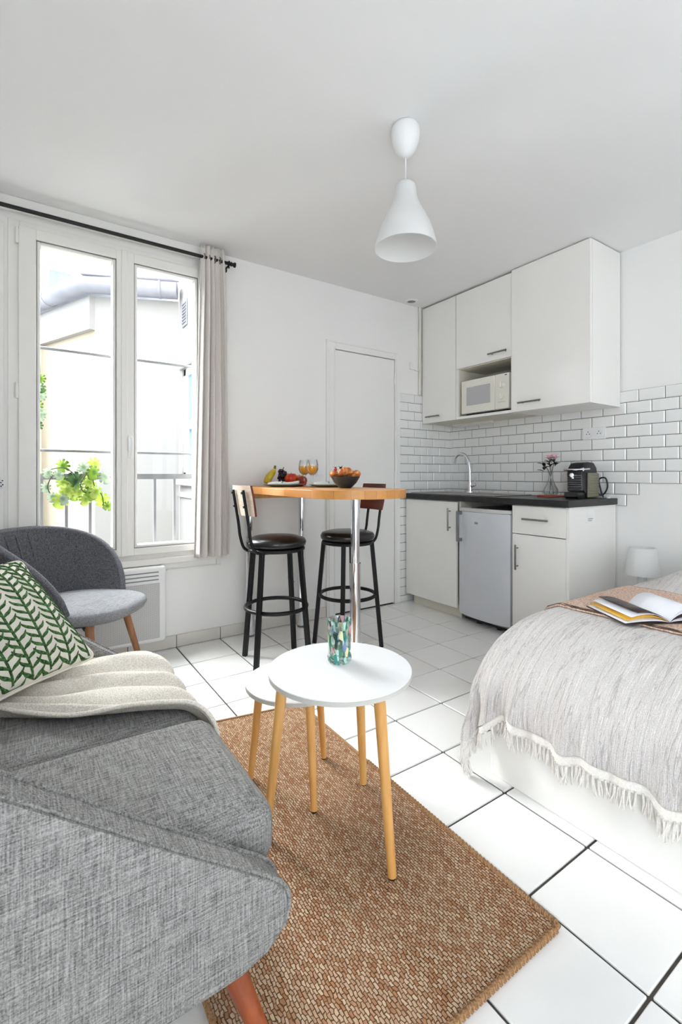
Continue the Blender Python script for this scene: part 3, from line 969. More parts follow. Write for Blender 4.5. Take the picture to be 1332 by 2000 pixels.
for k, (f0, tip, fl, lb) in enumerate(SPR):
    t = thing('flower_stem', lb, 'flower', (3.035, 1.885, 0.928), group='flowers in the glass vase')
    a = Vector((f0[0] * 2, -tip[1] * 0.5, 0)); c_ = Vector(tip)
    b = B(); tube(b, smoothpath([a, (0.0, tip[1] * 0.1, 0.13), c_], 6), 0.0024, 6); obj('stem', b, M['stem'], t, True)
    if fl:
        pm = None
        for i in range(9):
            az = 2 * PI * i / 5 + (0.6 if i > 4 else 0)
            el_ = math.radians(-22 if i < 5 else -55)
            if pm is None:
                pm = obj('petal', leaf_bm(0.048, 0.034, 0.5), M['petal'], t, True); o = pm
            else:
                o = inst('petal', pm, t)
            o.location = c_; o.rotation_euler = (0, el_, az)
    lm = None
    for i in range(4 if fl else 5):
        az = 2 * PI * i / 4 + k
        if lm is None:
            lm = obj('leaf', leaf_bm(0.05, 0.026, 0.3), M['leafd'], t, True); o = lm
        else:
            o = inst('leaf', lm, t)
        o.location = c_ + Vector((0, 0, -0.012 - 0.012 * i)); o.rotation_euler = (0, math.radians(-15 - 18 * (i % 2)), az)

# --- coffee machine
t = thing('coffee_machine', 'black capsule coffee machine with ribbed grey side panels on worktop', 'coffee machine', (3.03, 1.665, 0.910), 0)
prof = [(-0.085, 0.045), (-0.085, 0.16), (-0.078, 0.20), (-0.05, 0.228), (0.0, 0.236), (0.06, 0.232), (0.095, 0.20), (0.105, 0.15), (0.105, 0.004), (-0.03, 0.004), (-0.03, 0.045)]
b = B(); prism(b, prof, lambda x, z: (x, -0.05, z), lambda x, z: (x, 0.05, z), 0.010, 3); bo = obj('body', b, M['dark'], t, True, 35)
ribm = mat('ribbed_grey_panel', '#8a8672', 0.4, 0.2, var=0.08, vscale=10)
for s in (-1, 1):
    b = B(); y0, y1 = (s * 0.05, s * 0.060)
    bx(b, -0.028, 0.098, min(y0, y1), max(y0, y1), 0.006, 0.165, 0.003, 2); p = obj('side_panel', b, ribm, t)
    rbm = None
    for k in range(9):
        if rbm is None:
            b = B(); bx(b, -0.026, 0.096, -0.003, 0.003, -0.0058, 0.0058, 0.0025, 2); rbm = obj('rib', b, ribm, p); o = rbm
        else:
            o = inst('rib', rbm, p)
        o.location = (0, s * 0.061, 0.018 + k * 0.017)
rbm = None
for k in range(7):
    if rbm is None:
        b = B(); bx(b, -0.003, 0.003, -0.046, 0.046, -0.005, 0.005, 0.002, 1); rbm = obj('front_rib', b, mat('front_rib_grey', '#6c6e72', 0.25, 0.7), bo); o = rbm
    else:
        o = inst('front_rib', rbm, bo)
    o.location = (-0.0865, 0, 0.06 + 0.0145 * k)
b = B()
prism(b, [(-0.135, 0.012), (-0.128, 0.040), (-0.03, 0.044), (-0.03, 0.0), (-0.115, 0.0)], lambda x, z: (x, -0.045, z), lambda x, z: (x, 0.045, z), 0.006, 2)
obj('drip_tray', b, M['dark'], t, True, 35)
b = B(); cyl(b, (-0.10, -0.062, 0.185), (-0.10, 0.062, 0.185), 0.007, seg=12); cyl(b, (-0.10, -0.05, 0.185), (-0.02, -0.062, 0.19), 0.006, seg=10); cyl(b, (-0.10, 0.05, 0.185), (-0.02, 0.058, 0.19), 0.006, seg=10)
cyl(b, (-0.11, -0.058, 0.185), (-0.11, -0.072, 0.185), 0.011, seg=12)
obj('lever', b, M['chrome'], t, True, 40)
b = B(); cyl(b, (-0.082, 0.0, 0.15), (-0.118, 0.0, 0.15), 0.018, 0.014, 16); cyl(b, (-0.105, 0, 0.15), (-0.105, 0, 0.128), 0.008, seg=10); obj('coffee_spout', b, M['chrome'], t, True, 40)
b = B(); tube(b, smoothpath([(0.10, -0.02, 0.03), (0.125, -0.07, 0.02), (0.13, -0.10, 0.07), (0.125, -0.09, 0.13), (0.12, -0.05, 0.12), (0.122, -0.062, 0.05), (0.125, -0.075, 0.006)], 6), 0.005, 8); obj('power_cord', b, M['dark'], t, True)
b = B(); lathe(b, [(0.0, 0.0), (0.012, 0.0), (0.012, 0.010), (0.0, 0.012)], 12, (0.12, -0.11, 0.0))
obj('plug_foot', b, M['bulbwhite'], t, True, 40)
# ================================================================== furniture
W_OAK = wood('golden_beech', '#c98d4a', '#e0ad6c', 0.4, (1, 1, 0.08), 30)
W_BEECH = wood('pale_beech_leg', '#d59a55', '#e4b26c', 0.42, (1, 1, 0.1), 40)
W_RED = wood('reddish_brown_leg', '#8a3f18', '#a9572a', 0.35, (1, 1, 0.1), 30)
W_WALN = wood('dark_red_brown_wood', '#4e1e14', '#6e2f1e', 0.35, (1, 0.1, 1), 40)
M['ttop'] = mat('white_table_lacquer', '#f1f1f2', 0.25, var=0.01, vscale=3)
M['tedge'] = mat('pale_grey_table_edge', '#c9c7c2', 0.5, var=0.05, vscale=20)

# --- bar table on chrome legs
q = NB('butcher_block', 0.35)
br = q.N.new('ShaderNodeTexBrick')
br.inputs['Scale'].default_value = 1.0
br.inputs['Brick Width'].default_value = 0.055
br.inputs['Row Height'].default_value = 0.28
br.inputs['Mortar Size'].default_value = 0.0006
br.inputs['Color1'].default_value = lin('#c07f3c'); br.inputs['Color2'].default_value = lin('#d9a05a'); br.inputs['Mortar'].default_value = lin('#9a6028')
q.L.new(q.mapping((1, 1, 1)), br.inputs['Vector'])
gr = q.noise(q.mapping((60, 4, 60)), 1.0, 4)
q.color(q.mix(q.math('MULTIPLY', gr, 0.5), br.outputs['Color'], '#a8662c'))
t = thing('bar_table', 'high butcher-block bar table with rounded end on chrome legs', 'table', (1.40, 2.5, 0))
hw, yb, yc = 0.262, 0.455, -0.56
poly = [(-hw, yb), (-hw, yc)] + [(hw * -math.cos(PI * k / 24), yc - hw * 0.95 * math.sin(PI * k / 24)) for k in range(1, 24)] + [(hw, yc), (hw, yb)]
b = B(); prism(b, poly, lambda x, y: (x, y, 0.948), lambda x, y: (x, y, 0.988), 0.003, 2); obj('tabletop', b, q.m, t, True, 30)
b = B(); bx(b, -0.16, 0.25, 0.415, 0.45, 0.905, 0.947); obj('wall_cleat', b, W_OAK, t)
for k, (x, y) in enumerate(((-0.165, 0.40), (0.212, 0.38), (0.02, -0.53))):
    b = B(); cyl(b, (x, y, 0.60), (x, y, 0.947), 0.0225, seg=24); L_ = obj('leg', b, M['chrome'], t, True, 40)
    b = B(); cyl(b, (x, y, 0.012), (x, y, 0.60), 0.0275, seg=24); cyl(b, (x, y, 0.60), (x, y, 0.606), 0.029, seg=24); obj('lower_tube', b, M['chrome'], L_, True, 40)
    b = B(); cyl(b, (x, y, 0.0), (x, y, 0.012), 0.030, seg=20); obj('foot_cap', b, M['hsteel'], L_, True, 40)
    b = B(); cyl(b, (x, y, 0.940), (x, y, 0.9475), 0.045, seg=20); obj('mounting_plate', b, M['chrome'], L_, True, 40)

# --- bar stools
M['vinyl'] = mat('black_vinyl', '#0e0d0e', 0.28, var=0.15, vscale=10, bump=0.15, bscale=25, spec=0.6)
M['back_pale'] = wood('pale_wood_back', '#d3bba6', '#e3d2c2', 0.5, (1, 0.2, 1), 40)
def make_stool(name, label, loc, leg_ang, face_ang):
    """face_ang: direction the sitter looks (world); leg_ang: leg square rotation"""
    t = thing(name, label, 'stool', loc, 0, 'black bar stools at the high table')
    SZ = 0.655
    b = B(); lathe(b, [(0, 0), (0.150, 0), (0.166, 0.012), (0.170, 0.03), (0.160, 0.048), (0.12, 0.060), (0.06, 0.066), (0, 0.068)], 40, (0, 0, SZ)); s = obj('seat', b, M['vinyl'], t, True, 60)
    b = B()
    tube(b, [(0.152 * math.cos(2 * PI * k / 32), 0.152 * math.sin(2 * PI * k / 32), SZ - 0.010) for k in range(32)], 0.011, 8, True)
    obj('seat_ring', b, M['stool'], t, True)
    for k in range(4):
        a = leg_ang + k * PI / 2
        u = Vector((math.cos(a), math.sin(a), 0))
        p0, p1 = u * 0.212, u * 0.152 + Vector((0, 0, SZ - 0.012))
        b = B()
        d = (p1 - p0).normalized(); tv = Vector((-u.y, u.x, 0)); rv = tv.cross(d).normalized()
        h_ = 0.0125
        lo = [b.verts.new(p0 + tv * sx * h_ + rv * sy * h_) for sx, sy in ((-1, -1), (1, -1), (1, 1), (-1, 1))]
        hi = [b.verts.new(p1 + tv * sx * h_ + rv * sy * h_) for sx, sy in ((-1, -1), (1, -1), (1, 1), (-1, 1))]
        b.faces.new(lo); b.faces.new(list(reversed(hi))); bridge(b, lo, hi)
        bmesh.ops.bevel(b, geom=b.edges[:], offset=0.002, segments=1, affect='EDGES')
        obj('leg', b, M['stool'], t)
    b = B(); tube(b, [(0.172 * math.cos(2 * PI * k / 40), 0.172 * math.sin(2 * PI * k / 40), 0.318) for k in range(40)], 0.0115, 8, True); obj('foot_ring', b, M['stool'], t, True)
    f = Vector((math.cos(face_ang), math.sin(face_ang), 0)); sd = Vector((-f.y, f.x, 0))
    for s_ in (-1, 1):
        o_ = sd * 0.062 * s_
        pts = [f * 0.13 + o_ + Vector((0, 0, SZ - 0.014)), -f * 0.10 + o_ + Vector((0, 0, SZ - 0.022)), -f * 0.165 + o_ + Vector((0, 0, SZ - 0.006)), -f * 0.192 + o_ + Vector((0, 0, SZ + 0.06)), -f * 0.205 + o_ + Vector((0, 0, SZ + 0.15)), -f * 0.235 + o_ + Vector((0, 0, SZ + 0.325))]
        b = B(); tube(b, smoothpath(pts, 5), 0.0085, 8); up = obj('back_upright', b, M['stool'], t, True)
        b = B()
        for zz in (0.235, 0.31):
            c_ = -f * (0.205 + 0.03 * (zz - 0.15) / 0.175) + o_ + Vector((0, 0, SZ + zz))
            cyl(b, c_, c_ - f * 0.014, 0.006, seg=8)
        obj('bolt', b, M['stool'], up, True, 40)
    # bent plywood back, concave towards the sitter
    def back(u, v, side):
        w_ = (u - 0.5) * 0.235
        z = SZ + 0.185 + v * 0.165
        k = 0.211 + 0.03 * (z - SZ - 0.15) / 0.175 - 0.012 - side - 0.5 * w_ * w_ * 2.2
        cr = 1 - 0.06 * (2 * v - 1) ** 2
        return -f * k + sd * w_ * cr + Vector((0, 0, z))
    b = B()
    A = grid(b, lambda u, v: back(u, v, 0.0), 11, 6)
    D = grid(b, lambda u, v: back(u, v, 0.012), 11, 6)
    for lst_a, lst_d in (([r[0] for r in A], [r[0] for r in D]), ([r[-1] for r in A], [r[-1] for r in D]), (A[0], D[0]), (A[-1], D[-1])):
        for i in range(len(lst_a) - 1):
            b.faces.new((lst_a[i], lst_a[i + 1], lst_d[i + 1], lst_d[i]))
    o = obj('backrest', b, [W_WALN, M['back_pale']], t, True, 40)
    bmi = o.data
    for p in bmi.polygons:
        if p.normal.dot(-f) > 0.6:
            p.material_index = 1
    return t
ANG = -YAW
def camdir(lat, dep):   # a direction given sideways / away as seen by the photographer
    return math.atan2(dep * math.cos(YAW) - lat * math.sin(YAW), dep * math.sin(YAW) + lat * math.cos(YAW))
make_stool('bar_stool', 'black bar stool with pale wooden back, nearer the window', (1.19, 2.418, 0), camdir(-26, -63), math.radians(3))
make_stool('bar_stool', 'black bar stool with red-brown wooden back, behind the table leg', (1.675, 2.405, 0), camdir(-8, -47), math.radians(180))

# --- coffee tables
def coffee(name, label, c, zt, r, fr, tr, a0, lr):
    t = thing(name, label, 'table', (c[0], c[1], 0.009), 0, 'round white coffee tables')
    zt -= 0.009
    b = B(); lathe(b, [(0, -0.001), (r - 0.003, -0.001), (r, 0.0), (r, 0.003), (r - 0.002, 0.0035), (0, 0.0035)], 72, (0, 0, zt - 0.0035)); top = obj('tabletop', b, M['ttop'], t, True, 40)
    b = B(); lathe(b, [(0, 0), (r - 0.006, 0), (r - 0.0005, 0.003), (r - 0.0005, 0.0145), (0, 0.0145)], 72, (0, 0, zt - 0.019)); obj('board_edge', b, M['tedge'], top, True, 40)
    for k in range(3):
        a = a0 + k * 2 * PI / 3
        u = Vector((math.cos(a), math.sin(a), 0))
        p1 = u * tr + Vector((0, 0, zt - 0.0195)); p0 = u * fr + Vector((0, 0, 0.004))
        b = B(); cyl(b, p0, p1, lr * 0.72, lr, 16); L_ = obj('leg', b, W_BEECH, t, True, 40)
        b = B(); cyl(b, p0 - Vector((0, 0, 0.004)), p0, lr * 0.66, lr * 0.7, 12); obj('foot_pad', b, M['dark'], L_, True, 40)
    return t
coffee('coffee_table', 'taller round white coffee table on three slanted beech legs', (0.778, 1.156), 0.490, 0.211, 0.217, 0.168, math.atan2(0.939 - 1.156, 0.796 - 0.778), 0.0165)
coffee('coffee_table', 'lower round white coffee table tucked behind the taller one', (0.774, 1.42), 0.362, 0.172, 0.160, 0.125, math.atan2(1.262 - 1.42, 0.751 - 0.774), 0.0150)

# --- jute rug
q = NB('jute_weave', 0.95)
q.b.inputs['Specular IOR Level'].default_value = 0.1
v = q.mapping((1, 1, 1), (0, 0, math.radians(90)))
br = q.N.new('ShaderNodeTexBrick')
br.offset = 0.5
for k_, val in (('Scale', 1.0), ('Brick Width', 0.0135), ('Row Height', 0.0072), ('Mortar Size', 0.0011), ('Mortar Smooth', 0.6), ('Bias', 0.0)):
    br.inputs[k_].default_value = val
br.inputs['Color1'].default_value = lin('#b47a50'); br.inputs['Color2'].default_value = lin('#e8cdae'); br.inputs['Mortar'].default_value = lin('#452812')
dn = q.noise(q.mapping((1, 1, 1)), 70, 2)
dv = q.N.new('ShaderNodeVectorMath'); dv.operation = 'SCALE'
nn = q.N.new('ShaderNodeTexNoise'); nn.inputs['Scale'].default_value = 55; q.L.new(q.mapping(), nn.inputs['Vector'])
q.L.new(nn.outputs['Color'], dv.inputs[0]); dv.inputs['Scale'].default_value = 0.011
ad = q.N.new('ShaderNodeVectorMath'); ad.operation = 'ADD'
q.L.new(v, ad.inputs[0]); q.L.new(dv.outputs[0], ad.inputs[1])
q.L.new(ad.outputs[0], br.inputs['Vector'])
big = q.noise(q.mapping(), 9, 3)
fine = q.noise(q.mapping((500, 90, 500)), 1, 2)
c1 = q.mix(q.math('MULTIPLY', fine, 0.5), br.outputs['Color'], '#7d4a28')
c2 = q.mix(q.math('MULTIPLY', big, 0.18), c1, '#e3cdb0')
q.color(c2)
q.bump(q.math('SUBTRACT', q.math('MULTIPLY', fine, 0.6), br.outputs['Fac']), 1.0, 0.005)
rc = [(0.300, 0.626), (1.033, 0.622), (1.052, 1.886), (0.300, 2.02)]
t = thing('jute_rug', 'brown woven jute rug under the coffee tables and sofa', 'rug', (0.66, 1.28, 0))
b = B(); prism(b, [(x - 0.66, y - 1.28) for x, y in rc], lambda x, y: (x, y, 0.001), lambda x, y: (x, y, 0.009)); obj('weave', b, q.m, t)
bind = wood('jute_binding', '#84603f', '#b89068', 0.95, (60, 60, 60), 4)
b = B()
pts = []
for k in range(4):
    p, p2 = Vector(rc[k]), Vector(rc[(k + 1) % 4])
    n_ = 40
    for i in range(n_):
        r_ = p.lerp(p2, i / n_)
        pts.append((r_.x - 0.66, r_.y - 1.28, 0.0085))
tube(b, pts, 0.0062, 8, True)
bo = obj('bound_edge', b, bind, t, True)
# wrapped cord along the near edges, one loop after the other
cw = None
for k in (0, 1):
    p, p2 = Vector(rc[k]), Vector(rc[k + 1]); ln = (p2 - p).length; d = (p2 - p).normalized(); n_ = int(ln / 0.0125)
    n_ = min(n_, 60)
    for i in range(n_):
        r_ = p + d * (i + 0.5) * 0.0125
        if cw is None:
            b = B(); tube(b, [(0.003 * math.sin(2 * PI * j / 8), 0.0066 * math.cos(2 * PI * j / 8), 0.0066 * math.sin(2 * PI * j / 8)) for j in range(8)], 0.0026, 5, True)
            cw = obj('cord_loop', b, bind, bo, True); o = cw
        else:
            o = inst('cord_loop', cw, bo)
        o.location = (r_.x - 0.66, r_.y - 1.28, 0.0085 + 0.0003); o.rotation_euler = (0, 0, math.atan2(d.y, d.x))

# --- sofa
SOFA = heather('grey_heather_fabric', '#5a5958', '#a8a6a4', 1.25, 0.35)
t = thing('sofa', 'small grey heathered fabric sofa with sloping arms and wooden legs', 'sofa', (0, 0, 0))
def arm(y0, y1):
    prof = [(-0.44, 0.90), (-0.40, 0.915), (-0.36, 0.895), (-0.20, 0.765), (0.0, 0.615), (0.20, 0.462), (0.32, 0.373), (0.372, 0.335), (0.398, 0.305), (0.403, 0.272), (0.392, 0.240), (0.362, 0.212), (0.31, 0.197), (-0.20, 0.195), (-0.40, 0.195), (-0.44, 0.22)]
    b = B(); prism(b, prof, lambda x, z: (x, y0, z), lambda x, z: (x, y1, z), 0.018, 4)
    return obj('arm', b, SOFA, t, True, 50), prof
a1, prof = arm(0.755, 0.835)
a2, _ = arm(1.84, 1.92)
for a_, ys in ((a1, (0.7665, 0.8235)), (a2, (1.8515, 1.9085))):
    for y in ys:
        b = B(); tube(b, smoothpath([(x, y, z + 0.0005) for x, z in prof[2:11]], 4), 0.0042, 6); obj('piping', b, SOFA, a_, True)
b = B(); bx(b, -0.40, 0.385, 0.836, 1.839, 0.195, 0.275, 0.03, 4); obj('seat_frame', b, SOFA, t, True, 50)
b = B(); prism(b, [(-0.44, 0.2), (-0.54, 0.88), (-0.50, 0.91), (-0.44, 0.89), (-0.28, 0.30), (-0.28, 0.2)], lambda x, z: (x, 0.836, z), lambda x, z: (x, 1.839, z), 0.02, 3); obj('backrest', b, SOFA, t, True, 50)
b = B(); cushion(b, -0.30, 0.425, 0.842, 1.282, 0.272, 0.412, 0.016); s1 = obj('seat_cushion', b, SOFA, t, True)
b = B(); cushion(b, -0.30, 0.415, 1.287, 1.836, 0.272, 0.392, 0.012); obj('seat_cushion', b, SOFA, t, True)
for c_ in ((0.842, 1.282), (1.287, 1.836)):
    b = B(); cushion(b, -0.43, -0.30, c_[0], c_[1], 0.40, 0.86, 0.0, 12); o = obj('back_cushion', b, SOFA, t, True)
for x, y, dx, dy in ((0.30, 0.86, 0.07, -0.09), (0.30, 1.80, 0.07, 0.06), (-0.34, 0.86, -0.05, -0.05), (-0.34, 1.80, -0.05, 0.05)):
    b = B(); cyl(b, (x + dx, y + dy, 0.001 if x < 0.2 or y > 1.9 else 0.0105), (x, y, 0.20), 0.013, 0.027, 20); obj('leg', b, W_RED, t, True, 40)

# --- throw on the sofa
CR = NB('cream_knit', 0.9)
wv = CR.noise(CR.mapping((260, 260, 260)), 1.0, 2)
CR.color(CR.ramp(wv, [(0.35, '#d3cbbd'), (0.65, '#efeae2')])); CR.bump(wv, 0.5, 0.003)
q0, q1 = Vector((-0.24, 1.62)), Vector((0.47, 1.215))
def throw(u, v):
    # u: back to front along the seat, v: near edge to far edge
    near = q0.lerp(q1, u)
    far = Vector((-0.24 + 0.71 * u, 1.832 - 0.03 * u))
    p = near.lerp(far, v)
    wob = mnoise.noise(Vector((u * 3.0, v * 4.0, 3.1)))
    p.y += 0.018 * math.sin(u * 9 + v * 3) * (1 - v)
    ridge = 0.5 + 0.5 * math.sin(v * 25 + 2.6 * u * (1 - v) + wob * 3.5)
    z = 0.410 + 0.036 * ridge ** 1.5 + 0.012 * max(0, 1 - abs(v - 0.06) / 0.08) + 0.008 * wob
    z += 0.035 * max(0.0, v - 0.55) * math.sin(v * 9)
    x = p.x
    z -= 0.012 * (abs(p.x - 0.06) / 0.36) ** 3
    if x > 0.355:           # over the front of the cushion
        s = x - 0.355
        ang = min(s / 0.068, 1.5)
        x = 0.355 + 0.075 * math.sin(ang)
        z -= 0.068 * (1 - math.cos(ang)) + max(0, s - 0.102) * 1.0
    return Vector((x, p.y, z))
b = B(); grid(b, lambda u, v: throw(u ** 0.9, v), 90, 70)
o = obj('throw_blanket', b, CR.m, None, True); tag(o, 'cream woven throw blanket crumpled over the grey sofa seat', 'blanket')
md = o.modifiers.new('thickness', 'SOLIDIFY'); md.thickness = 0.006; md.offset = 1
b = B()
tube(b, [throw(i / 60, 0.0) + Vector((0, -0.001, 0.004)) for i in range(61)], 0.0065, 6)
obj('hem', b, CR.m, o, True)

# --- fern cushion
PS, PT = 0.222, 0.075
def pillow(u, v, off=0.0, side=1):
    k = max(0.0, (1 - abs(u) ** 2.6) * (1 - abs(v) ** 2.6)) ** 0.55
    pin = 1 - 0.05 * (1 - u * u) * abs(v) ** 2 - 0.0
    pin2 = 1 - 0.05 * (1 - v * v) * abs(u) ** 2
    return Vector((u * PS * pin2, v * PS * pin, side * (PT * k + off)))
t = thing('scatter_cushion', 'cream cushion with embroidered green fern leaves on the sofa', 'cushion', (-0.083, 1.705, 0.612))
yax = Vector((-0.209, 0.262, 0.305)).normalized()
xax = Vector((0.246, 0.275, 0.06)); xax = (xax - yax * xax.dot(yax)).normalized()
zax = xax.cross(yax)                                         # the embroidered face
mw = Matrix((xax, yax, zax)).transposed()
t.rotation_euler = mw.to_euler()
M['linen'] = mat('cream_linen', '#e8e2d6', 0.9, var=0.08, vscale=60, bump=0.3, bscale=300)
q = NB('green_tufted_yarn', 0.95)
n_ = q.noise(q.mapping(), 160, 3)
q.color(q.ramp(n_, [(0.38, '#1f3d1c'), (0.62, '#4f7a42')])); q.bump(n_, 0.8, 0.004)
b = B()
grid(b, lambda u, v: pillow(2 * u - 1, 2 * v - 1, 0, 1), 40, 40)
grid(b, lambda u, v: pillow(2 * u - 1, 2 * v - 1, 0, -1), 24, 24)
bmesh.ops.remove_doubles(b, verts=b.verts[:], dist=0.0004)
obj('cover', b, M['linen'], t, True)
b = B(); tube(b, [pillow(*p) for p in [(math.copysign(abs(math.cos(a)) ** 0.12, math.cos(a)) * 0.999, math.copysign(abs(math.sin(a)) ** 0.12, math.sin(a)) * 0.999) for a in [2 * PI * k / 96 for k in range(96)]]], 0.004, 6, True); obj('seam', b, M['linen'], t, True)
def strip(bm, cen, wid, off=0.0035):
    """raised ribbon following the cushion surface; cen: list of (u,v), wid: half widths"""
    prev = None
    for i, ((u, v), w_) in enumerate(zip(cen, wid)):
        a = cen[max(i - 1, 0)]; c_ = cen[min(i + 1, len(cen) - 1)]
        d = Vector((c_[0] - a[0], c_[1] - a[1])); d = d.normalized() if d.length > 1e-9 else Vector((1, 0))
        n = Vector((-d.y, d.x)) * w_
        pts = [(u - n.x, v - n.y, -0.001), (u - n.x * 0.6, v - n.y * 0.6, off), (u + n.x * 0.6, v + n.y * 0.6, off), (u + n.x, v + n.y, -0.001)]
        row = []
        for pu, pv, o_ in pts:
            pu = max(-0.985, min(0.985, pu)); pv = max(-0.985, min(0.985, pv))
            row.append(bm.verts.new(pillow(pu, pv, o_)))
        if prev:
            for k in range(3):
                bm.faces.new((prev[k], prev[k + 1], row[k + 1], row[k]))
        prev = row
for k, us in enumerate((-0.90, -0.60, -0.30, 0.0, 0.30, 0.60, 0.90)):
    fb = B()
    cen = [(us + 0.05 * math.sin(s * 5 + k), -0.96 + 1.92 * s) for s in [i / 24 for i in range(25)]]
    strip(fb, cen, [0.018] * 25)
    sp = obj('fern', fb, q.m, t, True)
    for i in range(-1, 15):
        s = (i + 0.5 * (k % 2)) / 15
        c0 = (us + 0.05 * math.sin(s * 5 + k), -0.96 + 1.92 * s)
        for sgn in (-1, 1):
            ln = 0.20 + rnd.uniform(-0.02, 0.02)
            pts = []
            for j in range(7):
                f_ = j / 6
                pts.append((c0[0] + sgn * ln * 0.80 * f_ ** 0.9, c0[1] + (0.02 if sgn > 0 else 0.05) + ln * (0.70 * f_ ** 1.3) + 0.012 * math.sin(f_ * 6)))
            if abs(pts[3][0]) > 0.97 or pts[3][1] > 0.97:
                continue
            lb = B(); strip(lb, pts, [0.005, 0.015, 0.023, 0.026, 0.022, 0.014, 0.003]); obj('fern_leaf', lb, q.m, sp, True)

# --- shell chair by the window
CH = heather('charcoal_chair_fabric', '#35353a', '#7a7a7e', 1.4, 0.4)
fa = math.radians(-38)
t = thing('armchair', 'charcoal fabric shell armchair on wooden legs by the window', 'chair', (0.185, 2.53, 0), fa)
RS = 0.232
PM = math.radians(118)
def shell(f, v, off):
    ph = (2 * f - 1) * PM
    k = abs(2 * f - 1)
    rim = 0.455 + 0.325 * max(0.0, 1 - k ** 3.2) ** 0.75 + 0.012
    zb = 0.43
    z = zb + (rim - zb) * v
    lean = 0.055 * (z - 0.43) / 0.33
    r = RS + lean + off - 0.03 * (1 - v) ** 2
    sx = 1.06
    return Vector((-r * math.cos(ph) * sx, r * math.sin(ph), z))
b = B()
A = grid(b, lambda f, v: shell(f, v, 0.0), 60, 14)
D = grid(b, lambda f, v: shell(f, v, 0.028), 60, 14)
for la, ld in (([r[0] for r in A], [r[0] for r in D]), ([r[-1] for r in A], [r[-1] for r in D]), (A[0], D[0]), (A[-1], D[-1])):
    for i in range(len(la) - 1):
        b.faces.new((la[i], la[i + 1], ld[i + 1], ld[i]))
o = obj('shell_back', b, CH, t, True, 50)
b = B(); tube(b, [shell(f / 60, 1.0, 0.014) + Vector((0, 0, 0.0)) for f in range(61)], 0.0145, 8); obj('rim_piping', b, heather('chair_rim_fabric', '#4a4a4f', '#8a8a90', 1.4, 0.3), o, True)
for k in range(5):
    ph = 0.36 + 0.055 * k
    b = B(); tube(b, [shell(ph + 0.012 * math.sin(v * 2), 0.95 - 0.35 * v, -0.001) for v in [i / 6 for i in range(7)]], [0.001, 0.004, 0.005, 0.005, 0.004, 0.003, 0.001], 6); obj('gather_fold', b, CH, o, True)
b = B()
def seatf(u, v):
    a = 2 * PI * u
    cx_, sx_ = math.cos(a), math.sin(a)
    e = 2.6
    rr = (abs(cx_) ** e + abs(sx_) ** e) ** (-1 / e)
    prf = [(0.0, -0.02), (0.85, -0.022), (0.96, -0.008), (1.0, 0.012), (0.97, 0.03), (0.88, 0.040), (0.6, 0.046), (0.3, 0.048), (0.0, 0.048)]
    i = min(int(v * 8), 7); f = v * 8 - i
    r_, z_ = [prf[i][k] * (1 - f) + prf[i + 1][k] * f for k in (0, 1)]
    return Vector((0.060 + 0.262 * rr * r_ * cx_, 0.245 * rr * r_ * sx_, 0.435 + z_))
grid(b, seatf, 56, 17, True)
bmesh.ops.remove_doubles(b, verts=b.verts[:], dist=0.0005)
obj('seat', b, heather('chair_seat_fabric', '#6e6e72', '#a6a6aa', 1.4, 0.3), t, True)
b = B(); lathe(b, [(0, 0), (0.19, 0), (0.20, 0.012), (0.19, 0.02), (0, 0.02)], 32, (0.04, 0, 0.396)); obj('seat_plate', b, M['dark'], t, True, 40)
W_CH = wood('brown_chair_leg', '#8a5b3a', '#b07c55', 0.45, (1, 1, 0.1), 30)
for x, y in ((0.225, 0.185), (0.225, -0.185), (-0.15, 0.17), (-0.15, -0.17)):
    top = (x * 0.78, y * 0.78, 0.405)
    b = B(); cyl(b, (x * 1.15, y * 1.15, 0), top, 0.011, 0.019, 16); L_ = obj('leg', b, W_CH, t, True, 40)
    b = B(); cyl(b, (top[0], top[1], 0.39), (top[0] * 0.9, top[1] * 0.9, 0.412), 0.022, 0.03, 12); obj('leg_bracket', b, M['dark'], L_, True, 40)

# --- panel heater
t = thing('panel_heater', 'white electric panel heater with perforated grille under the window', 'heater', (0.32, YB, 0.075))
b = B(); bx(b, -0.40, 0.383, -0.075, -0.012, 0, 0.447, 0.018, 4); obj('casing', b, M['bulbwhite'], t, True, 40)
b = B(); bx(b, -0.40, 0.383, -0.012, 0, 0.05, 0.40); obj('wall_bracket', b, M['pvc'], t)
b = B(); bx(b, -0.36, 0.343, -0.0775, -0.0745, 0.026, 0.350, 0.002, 1)
q = NB('perforated_steel', 0.5)
vo = q.N.new('ShaderNodeTexVoronoi'); vo.inputs['Scale'].default_value = 170; vo.inputs['Randomness'].default_value = 0.0
q.L.new(q.mapping(), vo.inputs['Vector'])
q.color(q.ramp(vo.outputs['Distance'], [(0.22, '#7d7d80'), (0.42, '#d2d1d0')])); obj('grille', b, q.m, t)
sl = None
for k in range(3):
    if sl is None:
        b = B(); bx(b, -0.355, 0.338, -0.0765, -0.0745, -0.0035, 0.0035); sl = obj('outlet_slot', b, M['gasket'], t); o = sl
    else:
        o = inst('outlet_slot', sl, t)
    o.location = (0, 0, 0.37 + 0.022 * k)

